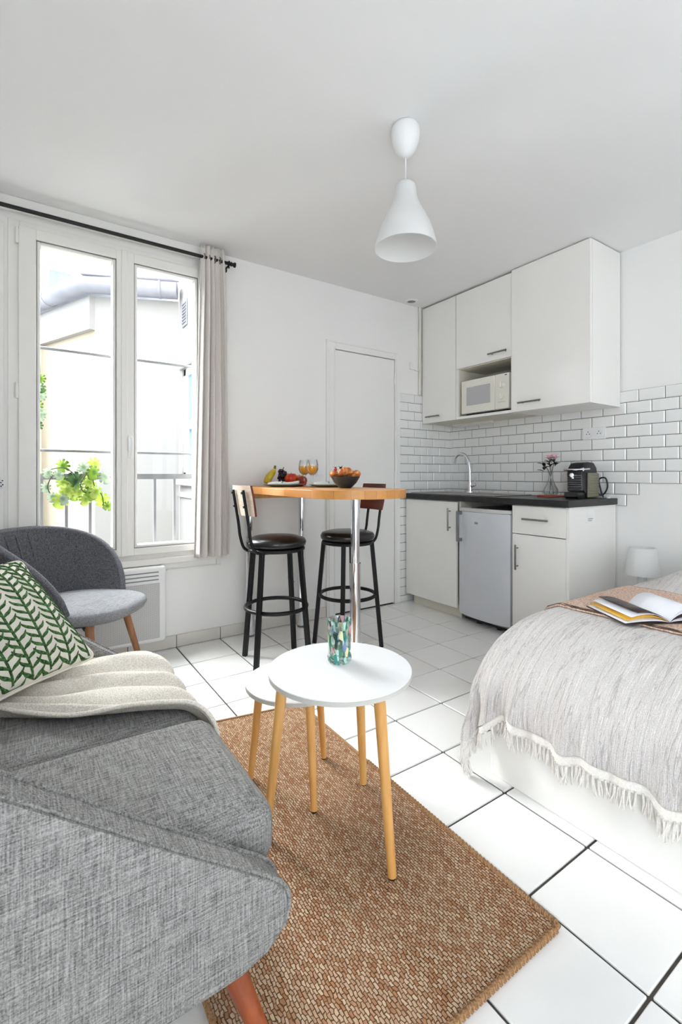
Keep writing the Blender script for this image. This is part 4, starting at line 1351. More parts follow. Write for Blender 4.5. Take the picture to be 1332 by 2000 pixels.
# --- curtain and rod
t = thing('curtain_rod', 'long black metal curtain rod above the window', 'curtain rod', (0, 2.885, 2.412))
b = B(); cyl(b, (-0.66, 0, 0), (1.10, 0, 0), 0.0105, seg=14); obj('rod', b, M['black'], t, True, 40)
b = B(); lathe(b, [(0, 0), (0.014, 0), (0.014, 0.004), (0.011, 0.006), (0.011, 0.018), (0.016, 0.022), (0.016, 0.030), (0, 0.032)], 16)
for v in b.verts:
    v.co = Vector((1.098 + v.co.z, v.co.x, v.co.y))
obj('finial', b, M['black'], t, True, 40)
for x in (1.085, -0.55):
    b = B(); cyl(b, (x, 0, -0.012), (x, YB - 2.885, -0.012), 0.006, seg=10); cyl(b, (x, YB - 2.891, -0.012), (x, YB - 2.885, -0.012), 0.018, seg=14); tube(b, [(x, 0.014 * math.cos(a), 0.014 * math.sin(a)) for a in [PI * 2 * k / 14 for k in range(14)]], 0.004, 6, True); cyl(b, (x, 0.0, -0.012), (x, 0.0, -0.03), 0.005, seg=8)
    obj('bracket', b, M['black'], t, True, 40)
b = B(); ell(b, (-0.118, -0.005, 0.03), 0.018, 0.018, 0.03, 14, 10); o = obj('rod_ornament', b, mat('patterned_finial', '#43434a', 0.4, var=0.9, vscale=90, col2='#d5d5d8'), t, True)
b = B()
def curt(u, v):
    z = 2.485 - v * (2.485 - 0.552)
    spread = 0.155 + 0.085 * v ** 0.8
    x0 = 0.905 - 0.050 * v
    n = 5.5
    ph = u * n * 2 * PI
    amp = 0.030 * (0.75 + 0.35 * v) * (1 + 0.2 * math.sin(u * 7))
    x = x0 + u * spread + 0.010 * math.sin(ph * 0.5 + 1) * v + 0.004 * math.sin(2 * ph)
    y = 2.885 + amp * math.sin(ph + 0.6 * math.sin(u * 5) + 0.25 * v) * min(1.0, 0.55 + v * 3)
    return Vector((x, y, z))
grid(b, curt, 150, 60)
q = NB('grey_beige_curtain', 0.9)
n_ = q.noise(q.mapping((300, 300, 300)), 1, 2)
q.color(q.ramp(n_, [(0.3, '#d6d0cb'), (0.7, '#e6e1dc')]))
o = obj('curtain', b, q.m, None, True); tag(o, 'grey-beige gathered curtain hanging at the right side of window', 'curtain')
md = o.modifiers.new('thickness', 'SOLIDIFY'); md.thickness = 0.003
for u_ in (0.10, 0.32, 0.55, 0.78):
    p = curt(u_, 0.0)
    b = B(); tube(b, [(p.x, 2.885 + 0.021 * math.cos(a), 2.412 + 0.021 * math.sin(a)) for a in [2 * PI * k / 18 for k in range(18)]], 0.004, 6, True); obj('eyelet', b, M['hsteel'], o, True)

# --- pendant lamp
t = thing('pendant_lamp', 'white bell-shaped pendant lamp hanging from the ceiling', 'lamp', (1.305, 1.455, ZC))
b = B(); lathe(b, [(0, 0), (0.050, 0), (0.057, -0.012), (0.059, -0.035), (0.055, -0.065), (0.044, -0.095), (0.026, -0.120), (0.010, -0.130), (0, -0.130)], 40); obj('ceiling_rose', b, M['bulbwhite'], t, True, 60)
b = B(); cyl(b, (0, 0, -0.129), (0, 0, -0.24), 0.0022, seg=8); obj('cord', b, M['bulbwhite'], t, True, 40)
m = bpy.data.materials.new('translucent_white_shade'); m.use_nodes = True
N_, L2 = m.node_tree.nodes, m.node_tree.links
pb = N_['Principled BSDF']; pb.inputs['Base Color'].default_value = lin('#f1f1f1'); pb.inputs['Roughness'].default_value = 0.35
tr = N_.new('ShaderNodeBsdfTranslucent'); tr.inputs['Color'].default_value = lin('#f4f4f2')
ms = N_.new('ShaderNodeMixShader'); ms.inputs[0].default_value = 0.38
L2.new(pb.outputs[0], ms.inputs[1]); L2.new(tr.outputs[0], ms.inputs[2]); L2.new(ms.outputs[0], N_['Material Output'].inputs['Surface'])
M['shade'] = m
sh = [(0.012, -0.232), (0.030, -0.236), (0.041, -0.246), (0.0445, -0.262), (0.046, -0.285), (0.054, -0.315), (0.068, -0.345), (0.085, -0.375), (0.101, -0.410), (0.114, -0.447), (0.123, -0.48), (0.128, -0.505)]
prf = sh + [(r - 0.003, z) for r, z in reversed(sh)][:-1] + [(0.012, -0.236)]
b = B(); lathe(b, prf, 64); obj('shade', b, M['shade'], t, True, 60)
b = B(); cyl(b, (0, 0, -0.238), (0, 0, -0.31), 0.02, seg=16); h_ = obj('lamp_holder', b, M['bulbwhite'], t, True, 40)
b = B(); ell(b, (0, 0, -0.345), 0.028, 0.028, 0.040, 16, 12); obj('bulb', b, M['bulbwhite'], t, True)
# ================================================================== bed
BX, BY = 1.373, 1.085
t = thing('bed', 'white boxed double bed with mattress under a beige crinkled coverlet', 'bed', (0, 0, 0))
b = B(); bx(b, BX, 3.17, -0.45, BY, 0.0, 0.27, 0.006, 2); obj('bed_base', b, M['lacq'], t)
b = B(); bx(b, BX + 0.14, 3.16, -0.44, BY - 0.03, 0.271, 0.50, 0.05, 4); obj('mattress', b, M['linen'], t, True, 50)
q = NB('crinkled_cotton_gauze', 0.95)
q.b.inputs['Specular IOR Level'].default_value = 0.1
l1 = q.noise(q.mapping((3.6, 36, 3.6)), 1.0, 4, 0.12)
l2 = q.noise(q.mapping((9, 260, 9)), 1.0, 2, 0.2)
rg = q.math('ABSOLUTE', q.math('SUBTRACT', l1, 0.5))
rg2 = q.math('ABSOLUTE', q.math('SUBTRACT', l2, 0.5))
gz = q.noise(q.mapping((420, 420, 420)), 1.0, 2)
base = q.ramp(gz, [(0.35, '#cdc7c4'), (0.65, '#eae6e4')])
col = q.mix(q.math('MULTIPLY', q.math('SUBTRACT', 1.0, q.math('MINIMUM', q.math('MULTIPLY', rg, 62.0), 1.0)), 0.40), base, '#756b66')  # wrinkle shade painted into the colour as dark lines, finer ones next
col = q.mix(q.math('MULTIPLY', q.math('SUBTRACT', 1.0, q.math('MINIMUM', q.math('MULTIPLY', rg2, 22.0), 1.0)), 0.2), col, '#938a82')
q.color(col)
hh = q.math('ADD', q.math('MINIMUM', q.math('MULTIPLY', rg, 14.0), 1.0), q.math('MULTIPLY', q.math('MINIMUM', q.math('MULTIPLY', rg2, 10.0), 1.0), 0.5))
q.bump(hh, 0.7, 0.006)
GAUZE = q.m
CZ = 0.532
def prof_foot(s):
    """distance beyond the bend line -> (outwards, down)"""
    if s <= 0:
        return (s, 0.0)
    a_, b_ = 0.40, 0.29
    # quarter ellipse by arc length (approximate), then straight down
    L = 0.545
    if s < L:
        th = (s / L) ** 1.08 * PI / 2
        return (a_ * math.sin(th), b_ * (1 - math.cos(th)))
    return (a_ + 0.02 * (s - L) / 0.1, b_ + (s - L))
def prof_side(s):
    if s <= 0:
        return (s, 0.0)
    r_ = 0.085
    L = r_ * PI / 2
    if s < L:
        return (r_ * math.sin(s / r_), r_ * (1 - math.cos(s / r_)))
    return (r_ + 0.06 * (s - L), r_ + (s - L))
XF, YS = 1.735, 1.045           # bend lines
def cover(a, b_):
    """a: distance along the bed from the head bend (negative beyond the foot), b_: across"""
    of, df = prof_foot(-a)
    os_, ds = prof_side(b_)
    x, y = XF - of, YS + os_
    down = (max(df, 0) ** 2.2 + max(ds, 0) ** 2.2) ** (1 / 2.2)
    # folds on the hanging parts
    hang = min(1.0, max(0.0, df - 0.10) / 0.25)
    fold = 0.016 * hang * math.sin(b_ * 34 + 2.2 * math.sin(b_ * 9)) + 0.010 * hang * math.sin(b_ * 71 + 1.0)
    x -= fold
    hs = min(1.0, max(0.0, ds - 0.05) / 0.25)
    y += 0.014 * hs * math.sin(a * 30 + 1) * (1.0 if b_ > 0 else 0)
    z = CZ - down
    # corner: cloth swings out and hangs lower
    if b_ > 0 and a < 0:
        k = min(1.0, b_ / 0.25) * min(1.0, -a / 0.5)
        x -= 0.03 * k; y -= 0.015 * k
    # sleeping pillow under the cover
    if a > 0.55 and b_ < 0.05:
        px_ = min(1.0, (a - 0.55) / 0.32)
        py_ = min(1.0, max(0.0, (0.04 - b_) / 0.20))
        z += 0.085 * (px_ * px_ * (3 - 2 * px_)) * (py_ * py_ * (3 - 2 * py_))
    z += 0.004 * mnoise.noise(Vector((x * 5, y * 11, 0.3)))
    cr = 1.6 * (0.5 - abs(mnoise.noise(Vector((x * 5 + z * 5, y * 70, 1.7))))) + 0.6 * mnoise.noise(Vector((x * 40, y * 130, z * 40)))
    z += 0.0022 * cr * (1 - hang); x -= 0.0028 * cr * hang
    return Vector((x, y, max(z, 0.012)))
A0, A1, B0, B1 = -0.560, 1.36, -1.47, 0.40
HEMW = 0.03
def hem_a(bb):  # the hem is uneven; lower at the corner
    return A0 + 0.015 - 0.10 * min(1.0, max(0.0, (bb + 0.02) / 0.12)) - 0.006 * math.sin(bb * 21) - 0.006 * math.sin(bb * 47 + 1)
b = B()
NU, NV = 170, 300
def cov(u, v):
    bb = B0 + v * (B1 - B0)
    ha = hem_a(bb)
    return cover(ha + (A1 - ha) * u ** 1.35, bb)
grid(b, cov, NU, NV)
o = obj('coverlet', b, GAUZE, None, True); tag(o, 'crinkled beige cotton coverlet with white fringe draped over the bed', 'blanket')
md = o.modifiers.new('thickness', 'SOLIDIFY'); md.thickness = 0.004; md.offset = 1
cover_o = o
M['hem'] = mat('offwhite_fringe', '#efebe5', 0.95, var=0.1, vscale=200, bump=0.5, bscale=250)
b = B()
def hemf(u, v):
    bb = B0 + v * (B1 - B0); ha = hem_a(bb)
    p = cover(ha - HEMW * (1 - u), bb)
    return p - Vector((0.001 * u, 0, 0))
grid(b, hemf, 4, 300)
hm = obj('hem_band', b, M['hem'], o, True)
md = hm.modifiers.new('thickness', 'SOLIDIFY'); md.thickness = 0.004; md.offset = 1
tv = []
for k in range(5):
    b = B()
    for j in range(5):
        x_, y_ = rnd.uniform(-.004, .004), rnd.uniform(-.004, .004)
        ln = 0.045 + rnd.uniform(-0.008, 0.01)
        tube(b, smoothpath([(x_ * 0.4, y_ * 0.4, 0.004), (x_ * 0.8 + rnd.uniform(-.002, .002), y_ * 0.8, -ln * 0.5), (x_ * 1.6 + rnd.uniform(-.004, .004), y_ * 1.6 + rnd.uniform(-.004, .004), -ln)], 3), [0.0026] * 3 + [0.0024] * 3 + [0.0012], 5)
    me = bpy.data.meshes.new('tassel'); b.to_mesh(me); b.free(); me.materials.append(M['hem'])
    me.polygons.foreach_set('use_smooth', [True] * len(me.polygons))
    tv.append(me)
nT = 150
for i in range(nT):
    bb = B0 + (B1 - B0) * (i + 0.5) / nT
    ha = hem_a(bb)
    p = cover(ha - HEMW + 0.002, bb)
    if p.y < 0.2 or p.z < 0.045:
        continue
    ob = bpy.data.objects.new('tassel', tv[i % 5]); C.objects.link(ob); ob.parent = o
    ob.location = p; ob.rotation_euler = (rnd.uniform(-.15, .15), rnd.uniform(-.15, .15), rnd.uniform(0, 6))

# runner across the bed
q = NB('pink_beige_wool', 0.95)
n_ = q.noise(q.mapping((90, 240, 90)), 1.0, 3)
q.color(q.ramp(n_, [(0.36, '#b08b74'), (0.62, '#d9c2b2')])); q.bump(n_, 0.5, 0.003)
RUN = q.m
R0, R1 = 0.028, 0.60
b = B()
def runf(u, v):
    bb = -1.46 + v * (1.46 + 0.36)
    p = cover(R0 + (R1 - R0) * u + 0.006 * math.sin(bb * 7), bb)
    return p + Vector((0, 0.006 if bb > 0.06 else 0.0, 0.0065 if bb <= 0.10 else 0.003))
grid(b, runf, 40, 120)
o = obj('bed_runner', b, RUN, None, True); tag(o, 'pink-beige wool throw folded as a runner across the bed', 'blanket')
md = o.modifiers.new('thickness', 'SOLIDIFY'); md.thickness = 0.008; md.offset = 1
M['stitch'] = mat('dark_brown_edging', '#4a382e', 0.8, var=0.2, vscale=60)
for du in (0.004, 0.030):
    b = B(); tube(b, [runf(du, k / 80) + Vector((0, 0.0, 0.0085)) for k in range(81)], 0.0028, 6); obj('edge_stitching', b, M['stitch'], o, True)

# open magazine on the runner
mg = thing('magazine', 'open magazine with fanned pages lying on the bed runner', 'magazine', (1.885, 0.775, CZ + 0.018), math.radians(-30))
mg.scale = (0.78, 0.8, 1.0)
pg = {'w': mat('magazine_paper', '#e9e9f0', 0.35, var=0.05, vscale=8), 'd': mat('magazine_dark_print', '#3a2722', 0.35, var=0.5, vscale=14), 'y': mat('magazine_yellow_print', '#e0ad3c', 0.4, var=0.15, vscale=10), 'v': mat('magazine_blue_grey_print', '#8f93b4', 0.35, var=0.7, vscale=16, col2='#e6e6ee')}
def page(az0, h, ln, m, y0=-0.10, y1=0.17):
    """curved leaf springing from the spine (along local y)"""
    b = B()
    def f(u, v):
        s = u
        x = math.cos(az0) * ln * s * (1 - 0.15 * s * math.sin(abs(az0)))
        z = h * math.sin(PI * min(1, s) ** 0.8) + ln * s * 0.35 * max(0, math.sin(az0))
        return Vector((x, y0 + (y1 - y0) * v, 0.003 + z))
    grid(b, f, 12, 4)
    o = obj('page', b, m, mg, True)
    md = o.modifiers.new('t', 'SOLIDIFY'); md.thickness = 0.0012
    return o
b = B(); bx(b, -0.21, 0.21, -0.105, 0.175, -0.0015, 0.001); obj('cover', b, pg['d'], mg)
for k, (a_, h_, ln, m_) in enumerate(((0.0, 0.006, 0.205, 'w'), (0.10, 0.016, 0.20, 'd'), (0.25, 0.026, 0.20, 'w'), (0.45, 0.030, 0.19, 'v'), (0.75, 0.022, 0.19, 'w'), (PI, 0.006, 0.205, 'w'), (PI - 0.12, 0.016, 0.20, 'y'), (PI - 0.3, 0.020, 0.195, 'w'), (PI - 0.55, 0.016, 0.19, 'd'))):
    page(a_, h_, ln, pg[m_])

# bedside table and lamp between bed and kitchen
t = thing('bedside_stool', 'small white stool carrying the lamp behind the bed', 'stool', (3.03, 1.30, 0))
b = B(); lathe(b, [(0, 0), (0.13, 0), (0.135, 0.008), (0.13, 0.02), (0, 0.02)], 32, (0, 0, 0.30)); obj('seat', b, M['ttop'], t, True, 40)
for k in range(3):
    a = 0.5 + k * 2 * PI / 3
    b = B(); cyl(b, (0.12 * math.cos(a), 0.12 * math.sin(a), 0), (0.085 * math.cos(a), 0.085 * math.sin(a), 0.30), 0.011, 0.014, 12); obj('leg', b, M['ttop'], t, True, 40)
t = thing('table_lamp', 'small white table lamp with cone shade behind the bed', 'lamp', (3.03, 1.30, 0.320))
b = B(); lathe(b, [(0, 0), (0.045, 0), (0.048, 0.006), (0.032, 0.03), (0.026, 0.08), (0.024, 0.15), (0.014, 0.165), (0, 0.166)], 28); obj('base', b, mat('pale_ceramic', '#d8dad8', 0.25), t, True, 50)
b = B(); lathe(b, [(0.092, 0.152), (0.070, 0.308), (0.066, 0.312), (0.066, 0.310), (0.089, 0.152)], 40); obj('shade', b, M['shade'], t, True, 50)
b = B(); ell(b, (0, 0, 0.20), 0.022, 0.022, 0.034, 14, 10); obj('bulb', b, M['bulbwhite'], t, True)

# ================================================================== on the coffee table
t = thing('glass_tumbler', 'speckled green and pink glass tumbler on the white coffee table', 'glass', (0.800, 1.192, 0.4905))
q = NB('confetti_glass', 0.12)
vo = q.N.new('ShaderNodeTexVoronoi'); vo.inputs['Scale'].default_value = 105; vo.inputs['Randomness'].default_value = 1.0
wv_ = q.N.new('ShaderNodeTexNoise'); wv_.inputs['Scale'].default_value = 14
sv = q.mapping((1, 1, 0.42))
q.L.new(sv, vo.inputs['Vector'])
colr = q.N.new('ShaderNodeSeparateColor'); q.L.new(vo.outputs['Color'], colr.inputs[0])
rmp = q.ramp(colr.outputs[0], [(0.0, '#123a30'), (0.10, '#2a7a5e'), (0.22, '#b5dccd'), (0.42, '#e6e3b8'), (0.55, '#dfe9ea'), (0.68, '#7f93b5'), (0.80, '#d7a2ae'), (0.90, '#2f8a86'), (1.0, '#f1f4f2')])
for e_ in q.N:
    if e_.type == 'VALTORGB':
        e_.color_ramp.interpolation = 'CONSTANT'
q.color(rmp)
q.b.inputs['Transmission Weight'].default_value = 0.0
tr = q.N.new('ShaderNodeBsdfTransparent'); tr.inputs['Color'].default_value = (0.93, 0.97, 0.96, 1)
fac = q.math('GREATER_THAN', colr.outputs[1], 0.55)
fac2 = q.math('MULTIPLY_ADD', fac, 0.68); fac2.node.inputs[2].default_value = 0.2
ms = q.N.new('ShaderNodeMixShader'); q.L.new(fac2, ms.inputs[0]); q.L.new(tr.outputs[0], ms.inputs[1]); q.L.new(q.b.outputs[0], ms.inputs[2])
q.L.new(ms.outputs[0], q.N['Material Output'].inputs['Surface'])
pr_ = [(0, 0.0), (0.030, 0.0), (0.036, 0.006), (0.0375, 0.016), (0.0345, 0.030), (0.0355, 0.06), (0.0375, 0.10), (0.0378, 0.128), (0.0365, 0.1295), (0.0345, 0.128), (0.034, 0.10), (0.032, 0.06), (0.031, 0.03), (0.030, 0.014), (0, 0.010)]
b = B(); lathe(b, pr_, 40); obj('tumbler_wall', b, q.m, t, True, 60)
b = B(); tube(b, [(0.0362 * math.cos(a), 0.0362 * math.sin(a), 0.1285) for a in [2 * PI * k / 40 for k in range(40)]], 0.0017, 6, True); obj('rim', b, M['clear'], t, True)

# ================================================================== on the bar table
TZ0 = 0.988
M['sage'] = mat('sage_green_stoneware', '#8d9a86', 0.4, var=0.08, vscale=10)
M['napkin'] = mat('white_napkin_cotton', '#efefec', 0.9, var=0.03, vscale=60, bump=0.3, bscale=120)
def plate_(label, x, y, z=TZ0):
    t = thing('dinner_plate', label, 'plate', (x, y, z), 0, 'sage plates on the bar table')
    b = B(); lathe(b, [(0, 0), (0.075, 0), (0.085, 0.004), (0.120, 0.013), (0.124, 0.016), (0.121, 0.017), (0.085, 0.008), (0.07, 0.005), (0, 0.005)], 44); obj('dish', b, M['sage'], t, True, 60)
def napkin_(label, x, y, rz, z=TZ0 + 0.0065):
    t = thing('napkin', label, 'napkin', (x, y, z), rz, 'white napkins on the plates')
    b = B()
    def f(u, v):
        X, Y = (u - 0.5) * 0.19, (v - 0.5) * 0.09
        return Vector((X, Y, 0.012 + 0.014 * math.sin(PI * v) * (0.7 + 0.3 * math.sin(u * 7)) + 0.010 * (u - 0.2)))
    grid(b, f, 18, 10)
    o = obj('folded_cloth', b, M['napkin'], t, True)
    md = o.modifiers.new('t', 'SOLIDIFY'); md.thickness = 0.011; md.offset = -1
    b = B(); 
    pts = [f(0.47, v / 10) + Vector((0, 0, 0.002)) for v in range(11)]
    tube(b, pts, 0.003, 6); obj('ring', b, M['sage'], t, True)
P1 = (1.345, 2.63); P2 = (1.535, 2.40)
plate_('sage green plate in front of the fruit on bar table', *P1)
plate_('sage green plate half hidden behind the bowl of croissants', *P2)
napkin_('white folded napkin on the plate in front of the fruit', P1[0], P1[1], -YAW)
napkin_('white folded napkin on the plate behind the croissant bowl', P2[0], P2[1], -YAW + 0.15)

def wine(label, x, y):
    t = thing('wine_glass', label, 'glass', (x, y, TZ0), 0, 'juice glasses on the bar table')
    out = [(0.0, 0.0), (0.032, 0.0), (0.033, 0.002), (0.010, 0.006), (0.0045, 0.014), (0.004, 0.06), (0.010, 0.070), (0.028, 0.086), (0.037, 0.108), (0.036, 0.135), (0.030, 0.166)]
    inn = [(0.029, 0.166), (0.035, 0.135), (0.036, 0.108), (0.027, 0.0872), (0.008, 0.0725), (0, 0.0715)]
    b = B(); lathe(b, out + inn, 32); obj('glass_bowl', b, M['clear'], t, True, 60)
    b = B(); lathe(b, [(0, 0.073), (0.008, 0.0735), (0.0265, 0.088), (0.0352, 0.108), (0.0350, 0.128), (0, 0.128)], 28); obj('orange_juice', b, mat('orange_juice', '#ffb128', 0.3, var=0.1, vscale=12), t, True, 60)
wine('front stemmed glass of orange juice between the two plates', 1.425, 2.415)
wine('rear stemmed glass of orange juice behind the other one', 1.440, 2.535)

t = thing('serving_bowl', 'dark blue-grey bowl holding the croissants', 'bowl', (1.472, 2.135, TZ0))
b = B(); lathe(b, [(0, 0), (0.030, 0), (0.034, 0.003), (0.062, 0.030), (0.078, 0.058), (0.081, 0.064), (0.078, 0.064), (0.060, 0.034), (0.03, 0.010), (0, 0.008)], 44); obj('bowl_body', b, mat('blue_grey_stoneware', '#2c3640', 0.3, var=0.25, vscale=10), t, True, 60)
q = NB('baked_crust', 0.4)
n_ = q.noise(q.mapping(), 45, 3)
q.color(q.ramp(n_, [(0.35, '#a5501c'), (0.65, '#e09a58')])); q.bump(n_, 0.3, 0.004)
CRUST = q.m
def croissant(label, loc, rot):
    b = B()
    n = 33
    pts, rs = [], []
    for k in range(n):
        s = k / (n - 1)
        a = PI * (0.10 + 0.80 * s)
        pts.append((0.040 * math.cos(a), 0.034 * math.sin(a) - 0.02, 0))
        w_ = math.sin(PI * s) ** 0.8
        st_ = 0.90 + 0.14 * abs(math.sin(s * PI * 5))
        rs.append(0.004 + 0.0205 * w_ * st_)
    tube(b, pts, rs, 12)
    o = obj('croissant', b, CRUST, None, True); o.location = loc; o.rotation_euler = rot
    tag(o, label, 'croissant', 'croissants in the bowl')
bz = TZ0 + 0.062
bxx, byy = 1.472, 2.135
dR = Vector((math.cos(YAW), -math.sin(YAW), 0)); dV = Vector((math.sin(YAW), math.cos(YAW), 0))
for k, (la, de, z, rot, lb) in enumerate(((-0.050, -0.004, 0.004, (0.5, 0.3, 0.4), 'croissant at the left side of the bowl'), (0.0, -0.018, 0.020, (0.9, -0.2, -0.6), 'topmost croissant in the middle of the bowl'), (0.046, -0.006, 0.006, (0.4, -0.4, -1.2), 'croissant at the right side of the bowl'), (0.012, 0.035, 0.010, (0.3, 0.2, 2.6), 'croissant at the back of the bowl'))):
    p = Vector((bxx, byy, bz + z)) + dR * la + dV * de
    croissant(lb, p, rot)
# strawberries peeking out at the left
SB = mat('strawberry_red', '#b8302a', 0.35, var=0.3, vscale=60)
p = Vector((bxx, byy, bz + 0.038)) - dR * 0.055 + dV * 0.01
t = thing('strawberry', 'red strawberry with green leaf at the bowl edge', 'strawberry', p)
b = B(); ell(b, (0, 0, 0), 0.012, 0.012, 0.015, 12, 8, lambda p: Vector((p.x * (0.75 + 0.25 * p.z), p.y * (0.75 + 0.25 * p.z), p.z))); obj('berry', b, SB, t, True)
for k in range(5):
    o = obj('sepal', leaf_bm(0.013, 0.006, 0.3), mat('sepal_green', '#4d6b3a', 0.6) if k == 0 else bpy.data.materials['sepal_green'], t, True); o.location = (0, 0, 0.013); o.rotation_euler = (0, -0.3, 2 * PI * k / 5)
p = Vector((bxx, byy, bz + 0.035)) - dR * 0.025 + dV * 0.02
t = thing('mint_sprig', 'small dark green leaf sprig standing among the croissants', 'herb', p)
for k in range(3):
    o = obj('leaf', leaf_bm(0.03, 0.017, 0.3), M['stem'], t, True); o.rotation_euler = (0, -1.2 + 0.2 * k, 2.1 * k)

# fruit behind the first plate
fb = Vector((P1[0], P1[1], TZ0)) + dV * 0.165
t = thing('banana_bunch', 'small bunch of yellow bananas at the left of the fruit', 'banana', fb - dR * 0.098 + Vector((0, 0, 0.0)))
q = NB('banana_peel', 0.45)
n_ = q.noise(q.mapping(), 30, 3); q.color(q.ramp(n_, [(0.4, '#c6a81c'), (0.7, '#d9c63a')]))
for k in range(3):
    az = PI + 0.6 + 0.45 * (k - 1) - YAW
    u = Vector((math.cos(az), math.sin(az), 0))
    pts = smoothpath([Vector((0.02, 0.0, 0.118)), Vector((0.018, 0, 0.098)) + u * 0.008, Vector((0.01, 0, 0.065)) + u * 0.030, Vector((0, 0, 0.034)) + u * 0.035, Vector((0, 0, 0.018)) + u * 0.028 + dV * 0.006 * k, ], 5)
    nn_ = len(pts); rs = [0.005 + 0.0135 * min(1, (i / nn_) * 3.2) * (1 if i < nn_ - 4 else (nn_ - i) / 4.5) for i in range(nn_)]
    b = B(); tube(b, pts, rs, 9); obj('banana', b, q.m, t, True)
b = B(); cyl(b, (0.02, 0, 0.112), (0.024, 0, 0.135), 0.009, 0.007, 8); obj('stalk', b, mat('banana_stalk', '#5b5a24', 0.6), t, True, 40)
t = thing('grape_bunch', 'bunch of dark purple grapes between bananas and apples', 'grapes', fb - dR * 0.030)
gm = mat('purple_grape', '#2b1826', 0.3, var=0.4, vscale=40)
gp_ = None
for k in range(34):
    a, h_ = rnd.uniform(0, 2 * PI), rnd.uniform(0.012, 0.102)
    r_ = 0.034 * (1 - 0.35 * abs(h_ - 0.05) / 0.05) * rnd.uniform(0.5, 1)
    if gp_ is None:
        b = B(); ell(b, (0, 0, 0), 0.0105, 0.0105, 0.0115, 8, 6); gp_ = obj('grape', b, gm, t, True); o = gp_
    else:
        o = inst('grape', gp_, t)
    o.location = (r_ * math.cos(a), r_ * math.sin(a), h_)
b = B(); tube(b, smoothpath([(0, 0, 0.06), (0.004, 0, 0.105), (0.012, 0.0, 0.125)], 4), 0.0025, 6); obj('stalk', b, M['stem'], t, True)
def apple(label, la, de, z, r_, c1, c2):
    q = NB('apple_skin', 0.3); n_ = q.noise(q.mapping(), 18, 3); q.color(q.ramp(n_, [(0.4, c1), (0.65, c2)]))
    t = thing('apple', label, 'apple', fb + dR * la + dV * de + Vector((0, 0, z)), 0, 'apples on the bar table')
    b = B(); lathe(b, [(0, 0.10 * r_), (0.35 * r_, 0.0), (0.75 * r_, 0.25 * r_), (1.0 * r_, 0.95 * r_), (0.93 * r_, 1.4 * r_), (0.6 * r_, 1.78 * r_), (0.2 * r_, 1.72 * r_), (0, 1.6 * r_)], 22); obj('flesh', b, q.m, t, True, 70)
    b = B(); cyl(b, (0, 0, 1.58 * r_), (0.003, 0, 1.95 * r_), 0.0018, 0.0014, 6); obj('stalk', b, M['stem'], t, True)
apple('large red and orange apple beside the dark grapes', 0.028, 0.0, 0.0, 0.046, '#c22a1c', '#e8772c')
apple('smaller dark red apple at the right end of the fruit', 0.102, -0.028, 0.0, 0.036, '#8e1f1c', '#c9502e')
apple('yellow and red apple lying behind the other two', 0.078, 0.045, 0.0, 0.040, '#d88a2c', '#c53a22')

# ================================================================== artificial vine on the railing
GL = []
for k, (c1, c2) in enumerate((('#5f8a2e', '#a3c04c'), ('#9dbf35', '#d3e277'), ('#2f5a38', '#6c9558'), ('#93a98c', '#bfcdb8'))):
    q = NB('vine_leaf', 0.5)
    n_ = q.noise(q.mapping((18, 90, 18)), 1, 2)
    q.color(q.ramp(n_, [(0.38, c1), (0.62, c2)]))
    tr = q.N.new('ShaderNodeBsdfTranslucent'); q.L.new(q.b.inputs['Base Color'].links[0].from_socket, tr.inputs['Color'])
    ms = q.N.new('ShaderNodeMixShader'); ms.inputs[0].default_value = 0.4
    q.L.new(q.b.outputs[0], ms.inputs[1]); q.L.new(tr.outputs[0], ms.inputs[2]); q.L.new(ms.outputs[0], q.N['Material Output'].inputs['Surface'])
    GL.append(q.m)
def monstera():
    """split leaf, stalk at the origin, tip towards -z, facing -y"""
    b = B()
    c0 = b.verts.new((0, -0.006, -0.035))
    ring_ = []
    n = 36
    for i in range(n):
        a = 2 * PI * i / n
        r_ = 0.040 * (1 + 0.16 * math.cos(a)) 
        r_ *= (0.30 if i == n // 2 else 1.0)
        if i in (5, 9, 13, 23, 27, 31):
            r_ *= 0.55
        x, z = r_ * math.sin(a), -0.035 - r_ * math.cos(a) * 1.1
        ring_.append(b.verts.new((x, 0.010 * (abs(x) / 0.04) ** 2 + 0.006 * ((z + 0.035) / 0.04) ** 2, z)))
    for i in range(n):
        b.faces.new((c0, ring_[i], ring_[(i + 1) % n]))
    g = bmesh.ops.extrude_face_region(b, geom=b.faces[:])
    for e in g['geom']:
        if isinstance(e, bmesh.types.BMVert):
            e.co.y += 0.0012
    return b
def vine(name, label, loc, stems, leaves):
    t = thing(name, label, 'plant', loc)
    for s in stems:
        b = B(); tube(b, smoothpath(s, 5), 0.0028, 6); obj('stem', b, M['stem'], t, True)
    src = {}
    for (x, y, z, s, k, ry, rx) in leaves:
        if k not in src:
            o = obj('leaf', monstera(), GL[k], t, True); src[k] = o
        else:
            o = inst('leaf', src[k], t)
        o.location = (x, y, z); o.scale = (s, s, s); o.rotation_euler = (rx, ry, rnd.uniform(-.4, .4))
    return t
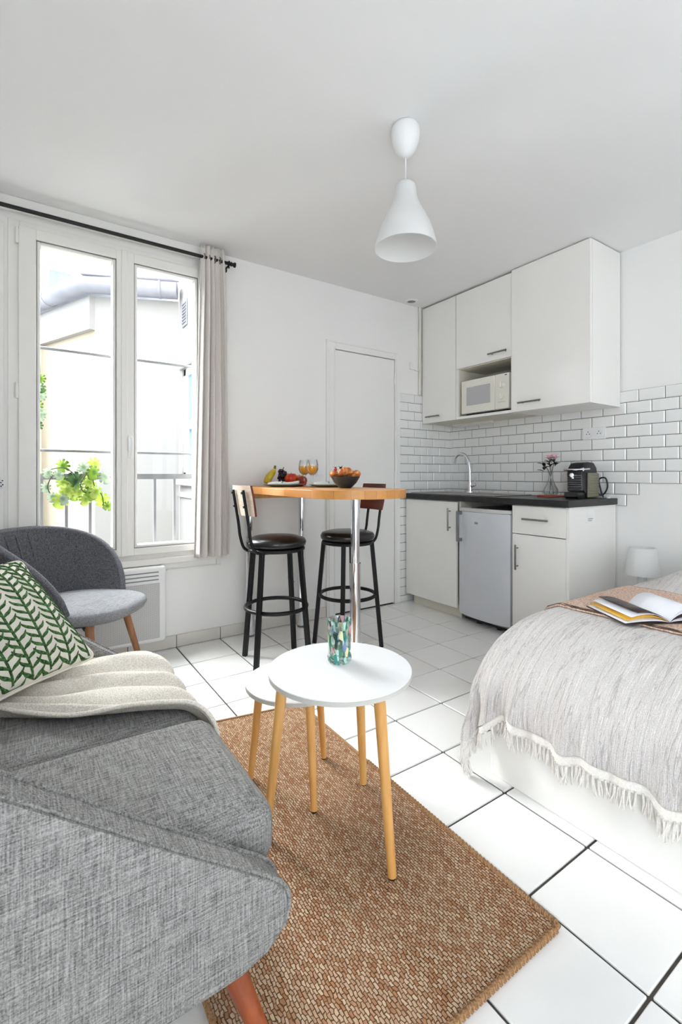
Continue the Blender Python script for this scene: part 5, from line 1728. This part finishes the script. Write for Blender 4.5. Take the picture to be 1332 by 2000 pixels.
# leaf positions read as x along the window and height above the floor, in the railing's plane
LV = [(0.195, 1.115, 1.0, 0), (0.335, 1.135, 1.0, 1), (0.335, 1.085, 1.0, 0), (0.265, 1.10, 0.8, 3), (0.235, 1.045, 1.45, 2), (0.285, 1.015, 1.0, 1), (0.170, 1.02, 0.9, 1), (0.150, 1.055, 0.7, 3), (0.115, 1.07, 0.7, 3),
      (0.205, 0.985, 1.0, 1), (0.270, 0.965, 1.05, 1), (0.315, 0.965, 1.0, 0), (0.360, 0.965, 0.9, 1), (0.375, 1.05, 0.95, 3), (0.390, 0.925, 1.05, 1), (0.385, 0.865, 0.7, 0), (0.190, 0.935, 1.15, 1), (0.165, 0.925, 0.8, 3), (0.105, 0.99, 0.7, 3), (0.125, 0.935, 0.7, 3), (0.240, 0.94, 0.8, 0), (0.300, 0.92, 0.8, 1)]
RY = YB + 0.155
leaves = [(x - 0.25, rnd.uniform(-0.075, -0.028), z - 1.06 + 0.03, s, k, rnd.uniform(-0.9, 0.9), rnd.uniform(-0.35, 0.35)) for x, z, s, k in LV]
vine('hanging_vine', 'variegated split-leaf vine trailing over the window railing', (0.25, RY, 1.06),
     [[(-0.14, -0.03, 0.03), (-0.06, -0.05, 0.04), (0.0, -0.045, -0.02), (-0.04, -0.05, -0.10), (-0.07, -0.05, -0.16)], [(0.0, -0.03, 0.03), (0.07, -0.05, 0.01), (0.09, -0.05, -0.06), (0.13, -0.05, -0.12), (0.14, -0.05, -0.20)], [(0.06, -0.04, 0.02), (0.02, -0.05, -0.05), (0.04, -0.05, -0.10), (0.10, -0.05, -0.10)], [(-0.11, -0.04, 0.02), (-0.14, -0.04, -0.06), (-0.12, -0.04, -0.13)]], leaves)
lv2 = [(0.03, 0.0, 0.10, 0.75, 0, 1.2, 0.2), (0.02, -0.01, 0.045, 0.8, 3, 1.4, -0.2), (0.035, 0.0, 0.0, 0.8, 3, 1.3, 0.1), (0.015, -0.01, -0.045, 0.75, 0, 0.9, 0.2), (0.02, 0.0, -0.10, 0.7, 3, 0.6, -0.1), (0.005, 0, -0.15, 0.7, 2, 0.4, 0.1), (-0.01, 0.0, 0.06, 0.7, 2, -0.6, 0.0), (-0.01, 0.0, -0.07, 0.7, 3, -0.7, 0.0)]
vine('hanging_vine', 'slim trailing leaf strand hanging at the left edge of the window', (0.068, RY - 0.03, 1.51), [[(0.0, 0, 0.24), (0.006, 0, 0.1), (0.0, 0, -0.05), (0.004, 0, -0.18)]], lv2)
